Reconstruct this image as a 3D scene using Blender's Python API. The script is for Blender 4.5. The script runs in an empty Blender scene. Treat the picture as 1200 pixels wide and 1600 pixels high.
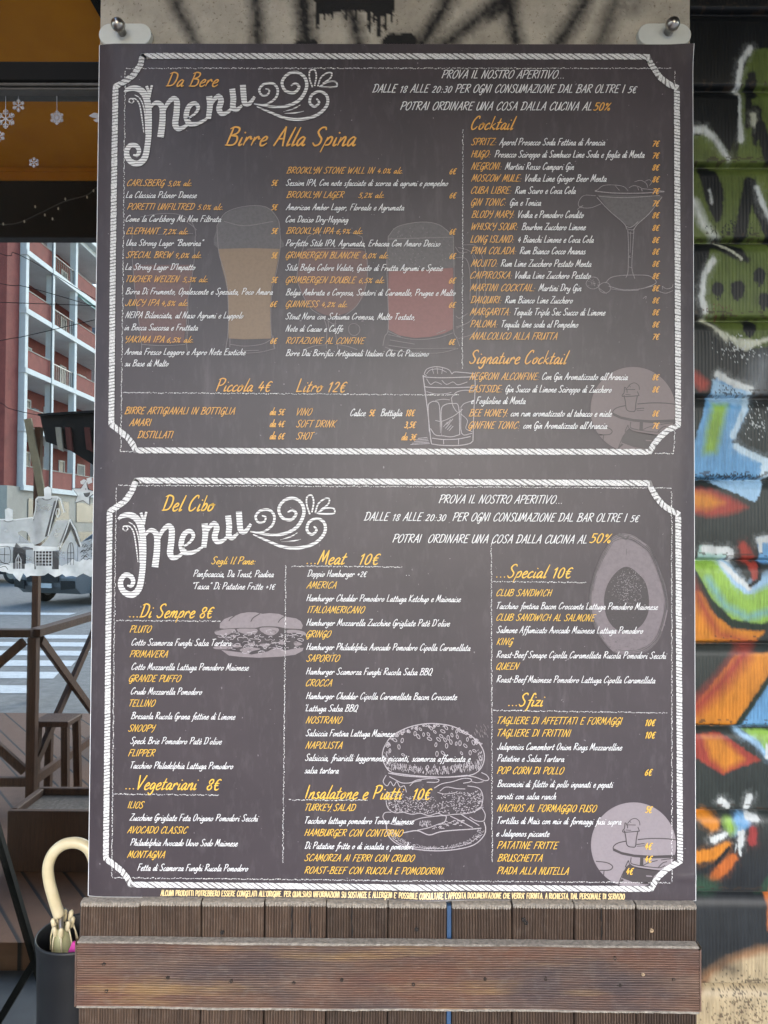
import bpy, math, random
import numpy as np
from mathutils import Vector, Matrix

random.seed(7)
rng = np.random.default_rng(11)
S = bpy.context.scene
COL = S.collection

# ------------------------------------------------------------------ camera, sky, sun, exposure
CAM = np.array([-0.0077, -1.2866, 1.5845])
YAW, PITCH, ROLL = -0.00581, 0.02166, 0.00508
FPX = 1208.0                     # focal length in pixels of the 1200 x 1600 photograph
cy, sy, cp, sp, cr, sr = (math.cos(YAW), math.sin(YAW), math.cos(PITCH), math.sin(PITCH), math.cos(ROLL), math.sin(ROLL))
FW = np.array([sy * cp, cy * cp, sp])
_rt = np.array([cy, -sy, 0.0])
_up = np.cross(_rt, FW)
RT = cr * _rt + sr * _up
UP = -sr * _rt + cr * _up
cam_d = bpy.data.cameras.new('camera')
cam = bpy.data.objects.new('camera', cam_d)
COL.objects.link(cam)
cam.matrix_world = Matrix(((RT[0], UP[0], -FW[0], CAM[0]), (RT[1], UP[1], -FW[1], CAM[1]), (RT[2], UP[2], -FW[2], CAM[2]), (0, 0, 0, 1)))
cam_d.sensor_fit = 'VERTICAL'
cam_d.sensor_height = 24.0
cam_d.sensor_width = 18.0
cam_d.lens = 24.0 * FPX / 1600.0
cam_d.clip_start = 0.02
cam_d.clip_end = 2000.0
S.camera = cam

SUN_EL, SUN_AZ = math.radians(27), math.radians(163)   # azimuth clockwise from +Y
w = bpy.data.worlds.new('World')
S.world = w
w.use_nodes = True
nt = w.node_tree
nt.nodes.clear()
out = nt.nodes.new('ShaderNodeOutputWorld')
bg = nt.nodes.new('ShaderNodeBackground')
sky = nt.nodes.new('ShaderNodeTexSky')
sky.sky_type = 'NISHITA'
sky.sun_disc = False
sky.sun_elevation = SUN_EL
sky.sun_rotation = SUN_AZ
sky.air_density = 1.0
sky.dust_density = 1.0
sky.ozone_density = 1.8
bg.inputs['Strength'].default_value = 0.15
nt.links.new(sky.outputs[0], bg.inputs['Color'])
nt.links.new(bg.outputs[0], out.inputs['Surface'])
sun_d = bpy.data.lights.new('sun', 'SUN')
sun_d.energy = 0.75
sun_d.angle = math.radians(55)
sun_d.color = (1.0, 0.955, 0.93)
sun = bpy.data.objects.new('sun', sun_d)
COL.objects.link(sun)
sdir = Vector((math.sin(SUN_AZ) * math.cos(SUN_EL), math.cos(SUN_AZ) * math.cos(SUN_EL), math.sin(SUN_EL)))
sun.rotation_euler = sdir.to_track_quat('Z', 'Y').to_euler()
sun.location = (3, -6, 8)
S.view_settings.view_transform = 'Standard'
S.view_settings.look = 'None'
S.view_settings.exposure = 2.05
S.view_settings.gamma = 1.0

# ------------------------------------------------------------------ helpers
YG = 0.25                                  # plane of the shop window glass
AW_E, AW_Z = -2.35, 2.9                    # outer edge of the unseen awning added to darken the poster top: y and z

def hit(px, py, y):
    d = FW + RT * ((px - 600.0) / FPX) - UP * ((py - 800.0) / FPX)
    t = (y - CAM[1]) / d[1]
    return CAM + d * t

def virt(px, py, dist):
    """Point seen in the window glass at that pixel, dist metres deep; returned where it really stands."""
    d = FW + RT * ((px - 600.0) / FPX) - UP * ((py - 800.0) / FPX)
    p = CAM + d * (dist / d[1])
    return np.array([p[0], 2 * YG - p[1], p[2]])

def pp(px, py):                            # onto the poster plane, as (x, z)
    h = hit(px, py, 0.0)
    return np.array([h[0], h[2]])

def to_px(P):
    d = P - CAM
    ww = d @ FW
    return 600 + FPX * (d @ RT) / ww, 800 - FPX * (d @ UP) / ww

class NT:
    """small wrapper for building node materials"""
    def __init__(s, name):
        s.m = bpy.data.materials.new(name)
        s.m.use_nodes = True
        s.t = s.m.node_tree
        s.b = s.t.nodes['Principled BSDF']
    def n(s, typ, **kw):
        q = s.t.nodes.new(typ)
        for k, v in kw.items():
            if k.startswith('i_'):
                key = k[2:]
                key = int(key) if key.isdigit() else key
                q.inputs[key].default_value = v
            else:
                setattr(q, k, v)
        return q
    def l(s, a, b):
        s.t.links.new(a, b)
    def coord(s, scale=(1, 1, 1), kind='Object'):
        tc = s.n('ShaderNodeTexCoord')
        mp = s.n('ShaderNodeMapping')
        mp.inputs['Scale'].default_value = scale
        s.l(tc.outputs[kind], mp.inputs['Vector'])
        return mp.outputs[0]
    def noise(s, vec, scale, detail=4, rough=0.6):
        q = s.n('ShaderNodeTexNoise')
        q.inputs['Scale'].default_value = scale
        q.inputs['Detail'].default_value = detail
        q.inputs['Roughness'].default_value = rough
        s.l(vec, q.inputs['Vector'])
        return q.outputs['Fac']
    def ramp(s, fac, stops):
        q = s.n('ShaderNodeValToRGB')
        e = q.color_ramp.elements
        while len(e) < len(stops):
            e.new(0.5)
        for i, (p, c) in enumerate(stops):
            e[i].position = p
            e[i].color = (*c, 1) if len(c) == 3 else c
        s.l(fac, q.inputs[0])
        return q.outputs[0]
    def mix(s, fac, a, b, mode='MIX'):
        q = s.n('ShaderNodeMix', data_type='RGBA', blend_type=mode)
        for sock, v in ((q.inputs[0], fac), (q.inputs[6], a), (q.inputs[7], b)):
            if isinstance(v, (int, float)):
                sock.default_value = v
            elif isinstance(v, tuple):
                sock.default_value = (*v, 1)
            else:
                s.l(v, sock)
        return q.outputs[2]
    def bump(s, h, strength=0.3, dist=0.01):
        q = s.n('ShaderNodeBump')
        q.inputs['Strength'].default_value = strength
        q.inputs['Distance'].default_value = dist
        s.l(h, q.inputs['Height'])
        s.l(q.outputs[0], s.b.inputs['Normal'])
    def col(s, c):
        if isinstance(c, tuple):
            s.b.inputs['Base Color'].default_value = (*c, 1)
        else:
            s.l(c, s.b.inputs['Base Color'])
    def set(s, **kw):
        for k, v in kw.items():
            s.b.inputs[k.replace('_', ' ')].default_value = v
        return s

def plain(name, c, rough=0.6, var=0.12, scale=30.0, metal=0.0, spec=0.5, bump=0.0):
    """a base colour broken up by noise"""
    t = NT(name)
    f = t.noise(t.coord(), scale, 5, 0.65)
    lo = tuple(x * (1 - var) for x in c)
    hi = tuple(min(1, x * (1 + var)) for x in c)
    t.col(t.ramp(f, [(0.3, lo), (0.7, hi)]))
    t.set(Roughness=rough, Metallic=metal)
    t.b.inputs['Specular IOR Level'].default_value = spec
    if bump:
        t.bump(f, bump, 0.005)
    return t.m

class MB:
    def __init__(s):
        s.v, s.f, s.mi, s.sm = [], [], [], []
    def add(s, verts, faces, mat=0, smooth=False):
        o = len(s.v)
        s.v.extend([tuple(map(float, q)) for q in verts])
        for f in faces:
            s.f.append(tuple(i + o for i in f))
            s.mi.append(mat)
            s.sm.append(smooth)
        return s
    def box(s, lo, hi, mat=0, bev=0.0):
        x0, y0, z0 = lo
        x1, y1, z1 = hi
        if bev <= 0:
            vs = [(x0, y0, z0), (x1, y0, z0), (x1, y1, z0), (x0, y1, z0), (x0, y0, z1), (x1, y0, z1), (x1, y1, z1), (x0, y1, z1)]
            return s.add(vs, [(0, 3, 2, 1), (4, 5, 6, 7), (0, 1, 5, 4), (1, 2, 6, 5), (2, 3, 7, 6), (3, 0, 4, 7)], mat)
        b = bev
        def ring(z, i):
            return [(x0 + i, y0, z), (x1 - i, y0, z), (x1, y0 + i, z), (x1, y1 - i, z), (x1 - i, y1, z), (x0 + i, y1, z), (x0, y1 - i, z), (x0, y0 + i, z)]
        def small(z):
            return [(x0 + b, y0 + b, z), (x1 - b, y0 + b, z), (x1 - b, y0 + b, z), (x1 - b, y1 - b, z), (x1 - b, y1 - b, z), (x0 + b, y1 - b, z), (x0 + b, y1 - b, z), (x0 + b, y0 + b, z)]
        vs = small(z0) + ring(z0 + b, b) + ring(z1 - b, b) + small(z1)
        fs = []
        for k in range(3):
            for i in range(8):
                j = (i + 1) % 8
                fs.append((k * 8 + i, k * 8 + j, k * 8 + 8 + j, k * 8 + 8 + i))
        fs.append((7, 5, 3, 1))
        fs.append((25, 27, 29, 31))
        return s.add(vs, fs, mat)
    def bar(s, a, b, wx, wz, mat=0):
        """square bar between two points"""
        a, b = Vector(a), Vector(b)
        d = (b - a).normalized()
        ref = Vector((0, 0, 1)) if abs(d.z) < 0.9 else Vector((0, 1, 0))
        u = d.cross(ref).normalized()
        v = u.cross(d).normalized()
        vs = []
        for p in (a, b):
            for i, j in ((-1, -1), (1, -1), (1, 1), (-1, 1)):
                vs.append(p + u * (i * wx / 2) + v * (j * wz / 2))
        return s.add(vs, [(0, 1, 2, 3), (7, 6, 5, 4), (0, 4, 5, 1), (1, 5, 6, 2), (2, 6, 7, 3), (3, 7, 4, 0)], mat)
    def tube(s, path, rad, n=10, mat=0, caps=True):
        P = [Vector(p) for p in path]
        R = rad if hasattr(rad, '__len__') else [rad] * len(P)
        vs, fs = [], []
        u = None
        for i, p in enumerate(P):
            d = (P[min(i + 1, len(P) - 1)] - P[max(i - 1, 0)]).normalized()
            if u is None:
                ref = Vector((0, 0, 1)) if abs(d.z) < 0.9 else Vector((1, 0, 0))
                u = d.cross(ref).normalized()
            else:
                u = (u - d * u.dot(d)).normalized()
            v = d.cross(u)
            for k in range(n):
                a = 2 * math.pi * k / n
                vs.append(p + (u * math.cos(a) + v * math.sin(a)) * R[i])
        for i in range(len(P) - 1):
            for k in range(n):
                q = (k + 1) % n
                fs.append((i * n + k, i * n + q, (i + 1) * n + q, (i + 1) * n + k))
        if caps:
            fs.append(tuple(range(n - 1, -1, -1)))
            fs.append(tuple(range((len(P) - 1) * n, len(P) * n)))
        return s.add(vs, fs, mat, True)
    def lathe(s, c, prof, n=24, mat=0, axis='z'):
        vs, fs = [], []
        for r, h in prof:
            for k in range(n):
                a = 2 * math.pi * k / n
                x, y = r * math.cos(a), r * math.sin(a)
                if axis == 'z':
                    vs.append((c[0] + x, c[1] + y, c[2] + h))
                elif axis == 'y':
                    vs.append((c[0] + x, c[1] - h, c[2] + y))
                else:
                    vs.append((c[0] + h, c[1] + x, c[2] + y))
        m = len(prof)
        for i in range(m - 1):
            for k in range(n):
                q = (k + 1) % n
                fs.append((i * n + k, i * n + q, (i + 1) * n + q, (i + 1) * n + k))
        fs.append(tuple(range(n - 1, -1, -1)))
        fs.append(tuple(range((m - 1) * n, m * n)))
        return s.add(vs, fs, mat, True)
    def prism(s, poly, a0, a1, axis='y', mat=0):
        """outline given in the two other axes, extruded along axis from a0 to a1"""
        n = len(poly)
        def q(p, a):
            return (p[0], a, p[1]) if axis == 'y' else ((a, p[0], p[1]) if axis == 'x' else (p[0], p[1], a))
        vs = [q(p, a0) for p in poly] + [q(p, a1) for p in poly]
        fs = [tuple(range(n)), tuple(range(2 * n - 1, n - 1, -1))]
        for i in range(n):
            j = (i + 1) % n
            fs.append((i, n + i, n + j, j))
        return s.add(vs, fs, mat)
    def build(s, name, mats, parent=None, fixn=True):
        me = bpy.data.meshes.new(name)
        me.from_pydata(s.v, [], s.f)
        for m in (mats if isinstance(mats, (list, tuple)) else [mats]):
            me.materials.append(m)
        me.polygons.foreach_set('material_index', s.mi)
        me.polygons.foreach_set('use_smooth', s.sm)
        me.update()
        if fixn:
            import bmesh
            bm = bmesh.new()
            bm.from_mesh(me)
            bmesh.ops.recalc_face_normals(bm, faces=bm.faces)
            bm.to_mesh(me)
            bm.free()
        o = bpy.data.objects.new(name, me)
        COL.objects.link(o)
        if parent is not None:
            o.parent = parent
            if parent.parent is None:          # a part keeps its vertices in world coordinates; so does a sub-part
                o.matrix_parent_inverse = Matrix.Translation(-parent.location)
        return o

def thing(name, label, cat, loc=(0, 0, 0), group=None):
    o = bpy.data.objects.new(name, None)
    COL.objects.link(o)
    o.location = loc
    o.empty_display_size = 0.1
    return tag(o, label, cat, group)

def tag(o, label, cat, group=None):
    o['label'] = label
    o['category'] = cat
    if group:
        o['group'] = group
    return o

def struct(o, kind='structure'):
    o['kind'] = kind
    return o

def catmull(P, k=5, closed=False):
    P = np.asarray(P, float)
    n = len(P)
    if n < 3:
        return P
    if closed:
        Q = np.vstack([P[-1], P, P[0], P[1]])
        m = n
    else:
        Q = np.vstack([2 * P[0] - P[1], P, 2 * P[-1] - P[-2]])
        m = n - 1
    t = np.linspace(0, 1, k, endpoint=False)[:, None]
    res = []
    for i in range(m):
        a, b, c, d = Q[i], Q[i + 1], Q[i + 2], Q[i + 3]
        res.append(0.5 * (2 * b + (c - a) * t + (2 * a - 5 * b + 4 * c - d) * t ** 2 + (3 * b - a - 3 * c + d) * t ** 3))
    r = np.vstack(res)
    if not closed:
        r = np.vstack([r, P[-1]])
    return r

# ------------------------------------------------------------------ the setting: wall, pillar, shutter
def vnoise(x, y, seed=0):
    xi, yi = np.floor(x).astype(np.int64), np.floor(y).astype(np.int64)
    xf, yf = x - xi, y - yi
    xf = xf * xf * (3 - 2 * xf)
    yf = yf * yf * (3 - 2 * yf)
    def h(a, b):
        q = np.sin(a * 127.1 + b * 311.7 + seed * 74.7) * 43758.5453
        return q - np.floor(q)
    return (h(xi, yi) * (1 - xf) + h(xi + 1, yi) * xf) * (1 - yf) + (h(xi, yi + 1) * (1 - xf) + h(xi + 1, yi + 1) * xf) * yf

class Paint:
    """spray paint laid on a surface, in the units of a flat plan of it"""
    def __init__(s, X, Y, base):
        s.X, s.Y = X, Y
        s.C = np.empty(X.shape + (3,))
        s.C[:] = base
        s.j = (vnoise(X / 5, Y / 5, 3) - .5) * 5 + (vnoise(X / 1.8, Y / 1.8, 5) - .5) * 2.5
    def over(s, col, a):
        a = np.clip(a, 0, 1)[..., None]
        s.C = s.C * (1 - a) + np.array(col) * a
    def seg(s, pts, r, col, soft=3.0, al=1.0, jit=0.5):
        D = np.full(s.X.shape, 1e9)
        rr = r if hasattr(r, '__len__') else [r] * len(pts)
        for i in range(max(1, len(pts) - 1)):
            a = pts[i]
            b = pts[min(i + 1, len(pts) - 1)]
            vx, vy = b[0] - a[0], b[1] - a[1]
            L = vx * vx + vy * vy
            t = np.clip(((s.X - a[0]) * vx + (s.Y - a[1]) * vy) / L, 0, 1) if L > 0 else 0 * s.X
            d = np.hypot(s.X - a[0] - t * vx, s.Y - a[1] - t * vy) - (rr[i] + (rr[min(i + 1, len(pts) - 1)] - rr[i]) * t)
            D = np.minimum(D, d)
        if soft < 9 and max(rr) > 3.5:
            s.over(col, .30 * al * (0.5 - (D - 2 + s.j * 1.6) / 14) * (0.35 + vnoise(s.X / 1.3, s.Y / 1.3, 51)))
        soft = soft * .8 if soft < 9 else soft
        s.over(col, al * (0.5 - (D + s.j * jit) / soft))
    def poly(s, pts, col, soft=3.0, al=1.0, jit=0.5):
        D = np.full(s.X.shape, 1e9)
        ins = np.zeros(s.X.shape, bool)
        n = len(pts)
        for i in range(n):
            a, b = pts[i], pts[(i + 1) % n]
            vx, vy = b[0] - a[0], b[1] - a[1]
            t = np.clip(((s.X - a[0]) * vx + (s.Y - a[1]) * vy) / (vx * vx + vy * vy + 1e-9), 0, 1)
            D = np.minimum(D, np.hypot(s.X - a[0] - t * vx, s.Y - a[1] - t * vy))
            c = ((a[1] > s.Y) != (b[1] > s.Y)) & (s.X < (b[0] - a[0]) * (s.Y - a[1]) / (b[1] - a[1] + 1e-12) + a[0])
            ins ^= c
        D = np.where(ins, -D, D)
        soft = soft * .6 if soft < 9 else soft
        s.over(col, al * (0.5 - (D + s.j * jit) / soft))
    def speck(s, box, col, dens, size=1.6, seed=0):
        x0, y0, x1, y1 = box
        m = (s.X > x0) & (s.X < x1) & (s.Y > y0) & (s.Y < y1)
        cx, cyy = (x0 + x1) / 2, (y0 + y1) / 2
        fall = np.clip(1.2 - np.hypot((s.X - cx) / (x1 - x0) * 2, (s.Y - cyy) / (y1 - y0) * 2), 0, 1)
        n = vnoise(s.X / size, s.Y / size, seed + 20)
        s.over(col, m * (n > 1 - dens * fall) * 0.85)

def colour_grid(name, X, Y, Z, C, mat, smooth=True, parent=None):
    r, c = X.shape
    me = bpy.data.meshes.new(name)
    me.vertices.add(r * c)
    me.vertices.foreach_set('co', np.stack([X, Y, Z], -1).astype(np.float32).ravel())
    i = np.arange(r * c).reshape(r, c)
    q = np.stack([i[:-1, :-1], i[1:, :-1], i[1:, 1:], i[:-1, 1:]], -1).reshape(-1, 4)
    me.loops.add(q.size)
    me.loops.foreach_set('vertex_index', q.ravel().astype(np.int32))
    me.polygons.add(len(q))
    me.polygons.foreach_set('loop_start', (np.arange(len(q)) * 4).astype(np.int32))
    me.polygons.foreach_set('loop_total', np.full(len(q), 4, np.int32))
    me.polygons.foreach_set('use_smooth', np.full(len(q), smooth, bool))
    me.update(calc_edges=True)
    me.validate()
    if C is not None:
        at = me.color_attributes.new('paint', 'FLOAT_COLOR', 'POINT')
        at.data.foreach_set('color', np.concatenate([C, np.ones(C.shape[:2] + (1,))], -1).astype(np.float32).ravel())
    me.materials.append(mat)
    o = bpy.data.objects.new(name, me)
    COL.objects.link(o)
    if parent is not None:
        o.parent = parent
        o.matrix_parent_inverse = Matrix.Translation(-parent.location)
    return o

# plaster pillar the poster hangs on
PL0, PL1 = hit(157, 20, 0.012)[0], hit(1078, 20, 0.012)[0]
t = NT('pillar_plaster')
at = t.n('ShaderNodeVertexColor', layer_name='paint')
crd = t.coord()
n1 = t.noise(crd, 9, 8, 0.7)
n2 = t.noise(crd, 160, 6, 0.7)
c1 = t.mix(t.ramp(n1, [(0.35, (0.0, 0.0, 0.0)), (0.7, (1, 1, 1))]), (0.55, 0.52, 0.47), (1.0, 0.98, 0.93))
c2 = t.mix(0.85, at.outputs[0], c1, 'MULTIPLY')
pit = t.ramp(n2, [(0.33, (0.42, 0.38, 0.33)), (0.42, (1, 1, 1))])
t.col(t.mix(1.0, c2, pit, 'MULTIPLY'))
t.set(Roughness=0.9)
t.bump(n2, 0.5, 0.004)
M_PLASTER = t.m
M_PLASTER_PLAIN = plain('plain_plaster', (0.42, 0.38, 0.32), 0.9, 0.2, 40, bump=0.4)
pillar = thing('pillar', 'rough cream plaster pillar with black spray paint strokes above the menu poster', 'pillar', ((PL0 + PL1) / 2, 0.2, 0))
xs = np.linspace(PL0, PL1, 300)
zs = np.linspace(3.25, 2.3, 270)
X, Z = np.meshgrid(xs, zs)
Y = np.full_like(X, 0.012) + (vnoise(X * 60, Z * 60, 1) - .5) * 0.0025
flat = np.stack([X.ravel(), np.full(X.size, 0.012), Z.ravel()], -1)
a_, b_ = to_px(flat)
P = Paint(a_.reshape(X.shape), b_.reshape(X.shape), (0.56, 0.52, 0.45))
BK = (0.018, 0.017, 0.018)
for pts, r, al in [(((268, -30), (276, 10), (310, 75)), 11, .8), (((398, -40), (402, 30), (404, 75)), 13, .8), (((474, -40), (474, 20), (480, 75)), 15, .85),
                   (((545, 15), (556, 40), (562, 75)), 12, .85), (((720, -40), (695, 10), (655, 75)), 13, .85), (((800, -10), (745, 30), (690, 75)), 13, .8),
                   (((770, 20), (795, 5), (808, 75)), 13, .85), (((925, -30), (905, 20), (868, 75)), 15, .75), (((975, -40), (955, 20), (935, 75)), 16, .55),
                   (((1010, -20), (990, 10)), 20, .35), (((620, -60), (640, -30), (700, -50)), 20, .7), (((330, -60), (300, -30)), 18, .6)]:
    P.seg(pts, r, BK, 17, al * .95, 1.3)
P.poly([(487, -40), (620, -40), (616, 20), (600, 27), (575, 20), (545, 16), (515, 24), (494, 22)], BK, 2, 1, 0.9)
for x, y, r in [(496, 42, 2.5), (508, 30, 2), (520, 28, 2), (541, 30, 2.5), (556, 28, 1.8), (577, 50, 2.5), (584, 34, 2), (592, 54, 2.8), (602, 46, 2.5), (612, 34, 2.2)]:
    P.seg([(x, 10), (x, y)], [r * 1.3, r], BK, 1.5, 1, 0.6)
P.seg([(612, 68), (636, 66)], 15, BK, 2, 1, 0.6)
P.seg([(468, 72), (488, 70)], 9, BK, 2, 1, 0.6)
front = colour_grid('painted_face', X, Y, Z, P.C, M_PLASTER, True, pillar)
mb = MB()
mb.box((PL0, 0.012, -0.02), (PL1, 0.5, 2.3))
mb.box((PL0, 0.0165, 2.3), (PL1, 0.5, 3.25))
mb.build('shaft', M_PLASTER_PLAIN, pillar)

# graffiti roller shutter
YS = 0.12
t = NT('spray_painted_metal')
at = t.n('ShaderNodeVertexColor', layer_name='paint')
crd = t.coord()
n1 = t.noise(crd, 14, 6, 0.65)
n2 = t.noise(t.coord((1, 1, 0.15)), 120, 4, 0.6)
c = t.mix(0.9, at.outputs[0], t.ramp(n1, [(0.3, (0.6, 0.6, 0.6)), (0.65, (0.92, 0.92, 0.92))]), 'MULTIPLY')
t.col(t.mix(0.5, c, t.ramp(n2, [(0.35, (0.6, 0.6, 0.6)), (0.55, (1, 1, 1))]), 'MULTIPLY'))
t.set(Roughness=0.45)
t.b.inputs['Specular IOR Level'].default_value = 0.3
t.bump(n1, 0.08, 0.002)
M_SHUT = t.m
seams = [20, 140, 260, 378, 500, 622, 750, 876, 1006, 1136, 1268, 1396, 1540]
sz = [hit(1140, s_, YS)[2] for s_ in seams]
while sz[0] < 3.1:
    sz.insert(0, sz[0] + 0.1445)
while sz[-1] > 0.15:
    sz.append(sz[-1] - 0.1445)
RIB = 0.0063
xs = np.concatenate([np.arange(PL1 - 0.01, 0.76, RIB / 5), np.arange(0.76, 2.2, 0.01)])
tt = np.concatenate([[0, .012, .03, .05], np.linspace(.07, .94, 50), [.955, .97, .985, 1.0]])
rows_z, rows_o, rows_rib = [], [], []
for i in range(len(sz) - 1):
    h = sz[i] - sz[i + 1]
    for q in tt[:-1]:
        rows_z.append(sz[i] - q * h)
        if q < .012:
            o_ = 0.012
        elif q < .16:
            o_ = 0.012 - 0.018 * (math.sin(q / .16 * math.pi / 2) ** 0.55)
        elif q < .95:
            o_ = -0.006 - 0.002 * math.sin((q - .16) / .79 * math.pi)
        else:
            o_ = -0.006 + 0.018 * ((q - .95) / .05) ** 1.5
        rows_o.append(o_)
        rows_rib.append(min(1, max(0, (q - .15) / .04)) * min(1, max(0, (.90 - q) / .03)))
rows_z = np.array(rows_z)
X, Z = np.meshgrid(xs, rows_z)
ribw = np.array(rows_rib)[:, None] * np.where(xs < 0.765, 1, 0)[None]
Y = YS + np.array(rows_o)[:, None] + ribw * 0.0005 * np.cos(X / RIB * 2 * math.pi) + (vnoise(X * 8, Z * 8, 9) - .5) * 0.002
a_, b_ = to_px(np.stack([X.ravel(), np.full(X.size, YS), Z.ravel()], -1))
GX, GY = a_.reshape(X.shape), b_.reshape(X.shape)
P = Paint(GX, GY, (0.026, 0.029, 0.029))
DK, DG, OL, OLL = (0.010, 0.012, 0.014), (0.030, 0.038, 0.036), (0.105, 0.145, 0.035), (0.19, 0.24, 0.06)
WH, BL, LB, LI, RD, OR, BE = (0.62, 0.66, 0.66), (0.15, 0.36, 0.62), (0.32, 0.52, 0.72), (0.28, 0.48, 0.08), (0.33, 0.05, 0.035), (0.60, 0.22, 0.025), (0.46, 0.37, 0.23)
P.poly([(1000, -900), (2600, -900), (2600, 480), (1000, 480)], DK, 60)
P.poly([(1000, 640), (2600, 640), (2600, 1300), (1000, 1300)], DG, 40)
P.poly([(1000, 1330), (2600, 1330), (2600, 1500), (1000, 1500)], (0.022, 0.026, 0.03), 50)
# green letter shapes, dark top
P.poly([(1156, 120), (1170, 82), (1215, 78), (1260, 110), (1270, 270), (1192, 268), (1150, 250), (1152, 180)], OL, 6)
P.poly([(1070, 214), (1105, 215), (1136, 250), (1165, 252), (1190, 240), (1215, 258), (1240, 380), (1060, 378)], OL, 4)
P.poly([(1108, 392), (1135, 380), (1290, 380), (1300, 500), (1098, 503), (1094, 440)], OL, 5)
P.poly([(1108, 498), (1290, 498), (1260, 535), (1165, 547), (1130, 524)], OL, 5)
P.seg([(1180, 300), (1230, 470)], 16, OLL, 30, .5)
P.seg([(1105, 230), (1200, 300)], 12, OLL, 40, .4)
P.seg([(1169, 80), (1156, 100), (1151, 135), (1151, 180), (1155, 222)], 4.5, WH, 4, .9)
P.seg([(1172, 122), (1174, 150)], 7, DK, 4)
P.seg([(1168, 130), (1166, 200)], 5, DK, 4)
P.seg([(1178, 176), (1180, 205), (1176, 228)], [9, 9, 3], DK, 4)
P.seg([(1174, 184), (1175, 198)], 4.5, (0.6, 0.62, 0.5), 6)
P.seg([(1185, 200), (1198, 250)], 8, DK, 4)
P.seg([(1075, 207), (1098, 206), (1112, 218), (1136, 250)], [6, 6, 5, 3], WH, 6, .85)
P.poly([(1112, 206), (1138, 240), (1150, 200), (1152, 150), (1110, 150)], DK, 5)
P.seg([(1098, 268), (1112, 320), (1118, 345)], [10, 10, 5], DK, 4)
P.seg([(1110, 275), (1120, 300), (1122, 335)], [8, 8, 4], DK, 4)
P.seg([(1106, 300), (1109, 320)], 2.5, WH, 3, .5)
P.seg([(1168, 288), (1162, 320), (1154, 370)], [8, 9, 10], DK, 4)
P.seg([(1170, 290), (1184, 330), (1205, 376)], [9, 9, 10], DK, 4)
P.seg([(1180, 296), (1190, 325), (1204, 352)], [4, 4, 3], WH, 4, .85)
P.seg([(1082, 318), (1096, 352), (1120, 378)], [7, 7, 5], WH, 9, .7)
P.speck((1085, 345, 1200, 385), DK, .35, 2.2, 2)
# band with dots
P.seg([(1120, 383), (1150, 398), (1165, 408)], [9, 10, 4], DK, 5)
P.seg([(1118, 380), (1138, 392), (1156, 406)], 2, (0.6, 0.62, 0.5), 3)
P.seg([(1112, 408), (1098, 432), (1094, 465), (1100, 488)], 4.5, WH, 4, .9)
for x, y, r in [(1119, 453, 9), (1150, 453, 11), (1183, 432, 9), (1192, 470, 9), (1169, 510, 10), (1222, 450, 10)]:
    P.seg([(x, y - 2), (x, y + 3)], r, DK, 3)
    for k in range(3):
        P.seg([(x - 4 + 4 * k, y), (x - 4 + 4 * k, y + r + 4 + 3 * (k % 2))], 1.4, DK, 1.5)
P.speck((1095, 476, 1150, 502), (0.12, 0.05, 0.03), .5, 2.4, 4)
P.seg([(1100, 500), (1118, 516), (1132, 530)], [3, 3, 4], (0.6, 0.62, 0.5), 4)
P.poly([(1132, 522), (1150, 530), (1180, 533), (1186, 538), (1162, 549), (1146, 542)], (0.6, 0.62, 0.5), 7)
P.seg([(1160, 546), (1185, 535), (1205, 528)], 3, (0.6, 0.62, 0.5), 5)
P.speck((1110, 520, 1200, 570), WH, .35, 1.8, 6)
P.seg([(1180, 600), (1190, 570)], 14, (0.3, 0.33, 0.36), 40, .6)
# blue piece
P.poly([(1118, 588), (1168, 612), (1166, 640), (1150, 676), (1140, 692), (1196, 718), (1192, 742), (1160, 752), (1080, 748), (1082, 690), (1098, 640)], BL, 5)
P.poly([(1112, 595), (1165, 615), (1162, 634), (1108, 630)], LB, 8)
P.poly([(1112, 632), (1136, 632), (1126, 668), (1116, 708), (1096, 710), (1100, 676)], LI, 12)
P.seg([(1118, 586), (1142, 600), (1170, 609)], 5, WH, 4)
P.seg([(1168, 618), (1158, 645), (1142, 682)], 4.5, (0.5, 0.66, 0.78), 4)
P.seg([(1146, 699), (1170, 711), (1194, 722), (1191, 742)], [5, 5, 6, 6], (0.55, 0.7, 0.8), 4)
P.seg([(1082, 590), (1096, 602)], 9, RD, 10)
P.speck((1150, 620, 1215, 700), WH, .28, 1.8, 8)
P.speck((1100, 600, 1165, 622), DK, .4, 1.7, 9)
P.speck((1090, 738, 1200, 752), DK, .6, 2.0, 10)
P.poly([(1105, 752), (1192, 748), (1186, 770), (1177, 785), (1150, 772)], LB, 3)
P.poly([(1075, 762), (1108, 764), (1140, 778), (1166, 793), (1142, 803), (1104, 808), (1075, 800)], RD, 9)
P.poly([(1075, 768), (1104, 772), (1128, 786), (1104, 796), (1075, 792)], OR, 14)
P.poly([(1210, 750), (1320, 750), (1290, 860), (1220, 850)], RD, 10)
P.poly([(1090, 852), (1138, 856), (1142, 876), (1088, 878)], (0.3, 0.5, 0.45), 5)
P.seg([(1098, 858), (1138, 861), (1140, 872)], 5.5, WH, 4)
P.seg([(1158, 852), (1166, 870)], [6, 9], RD, 6)
P.poly([(1180, 840), (1230, 836), (1230, 880), (1186, 880)], BL, 6)
P.seg([(1183, 844), (1200, 842), (1215, 840)], 5, WH, 4)
P.seg([(1186, 846), (1186, 862)], 3, WH, 3)
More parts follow.
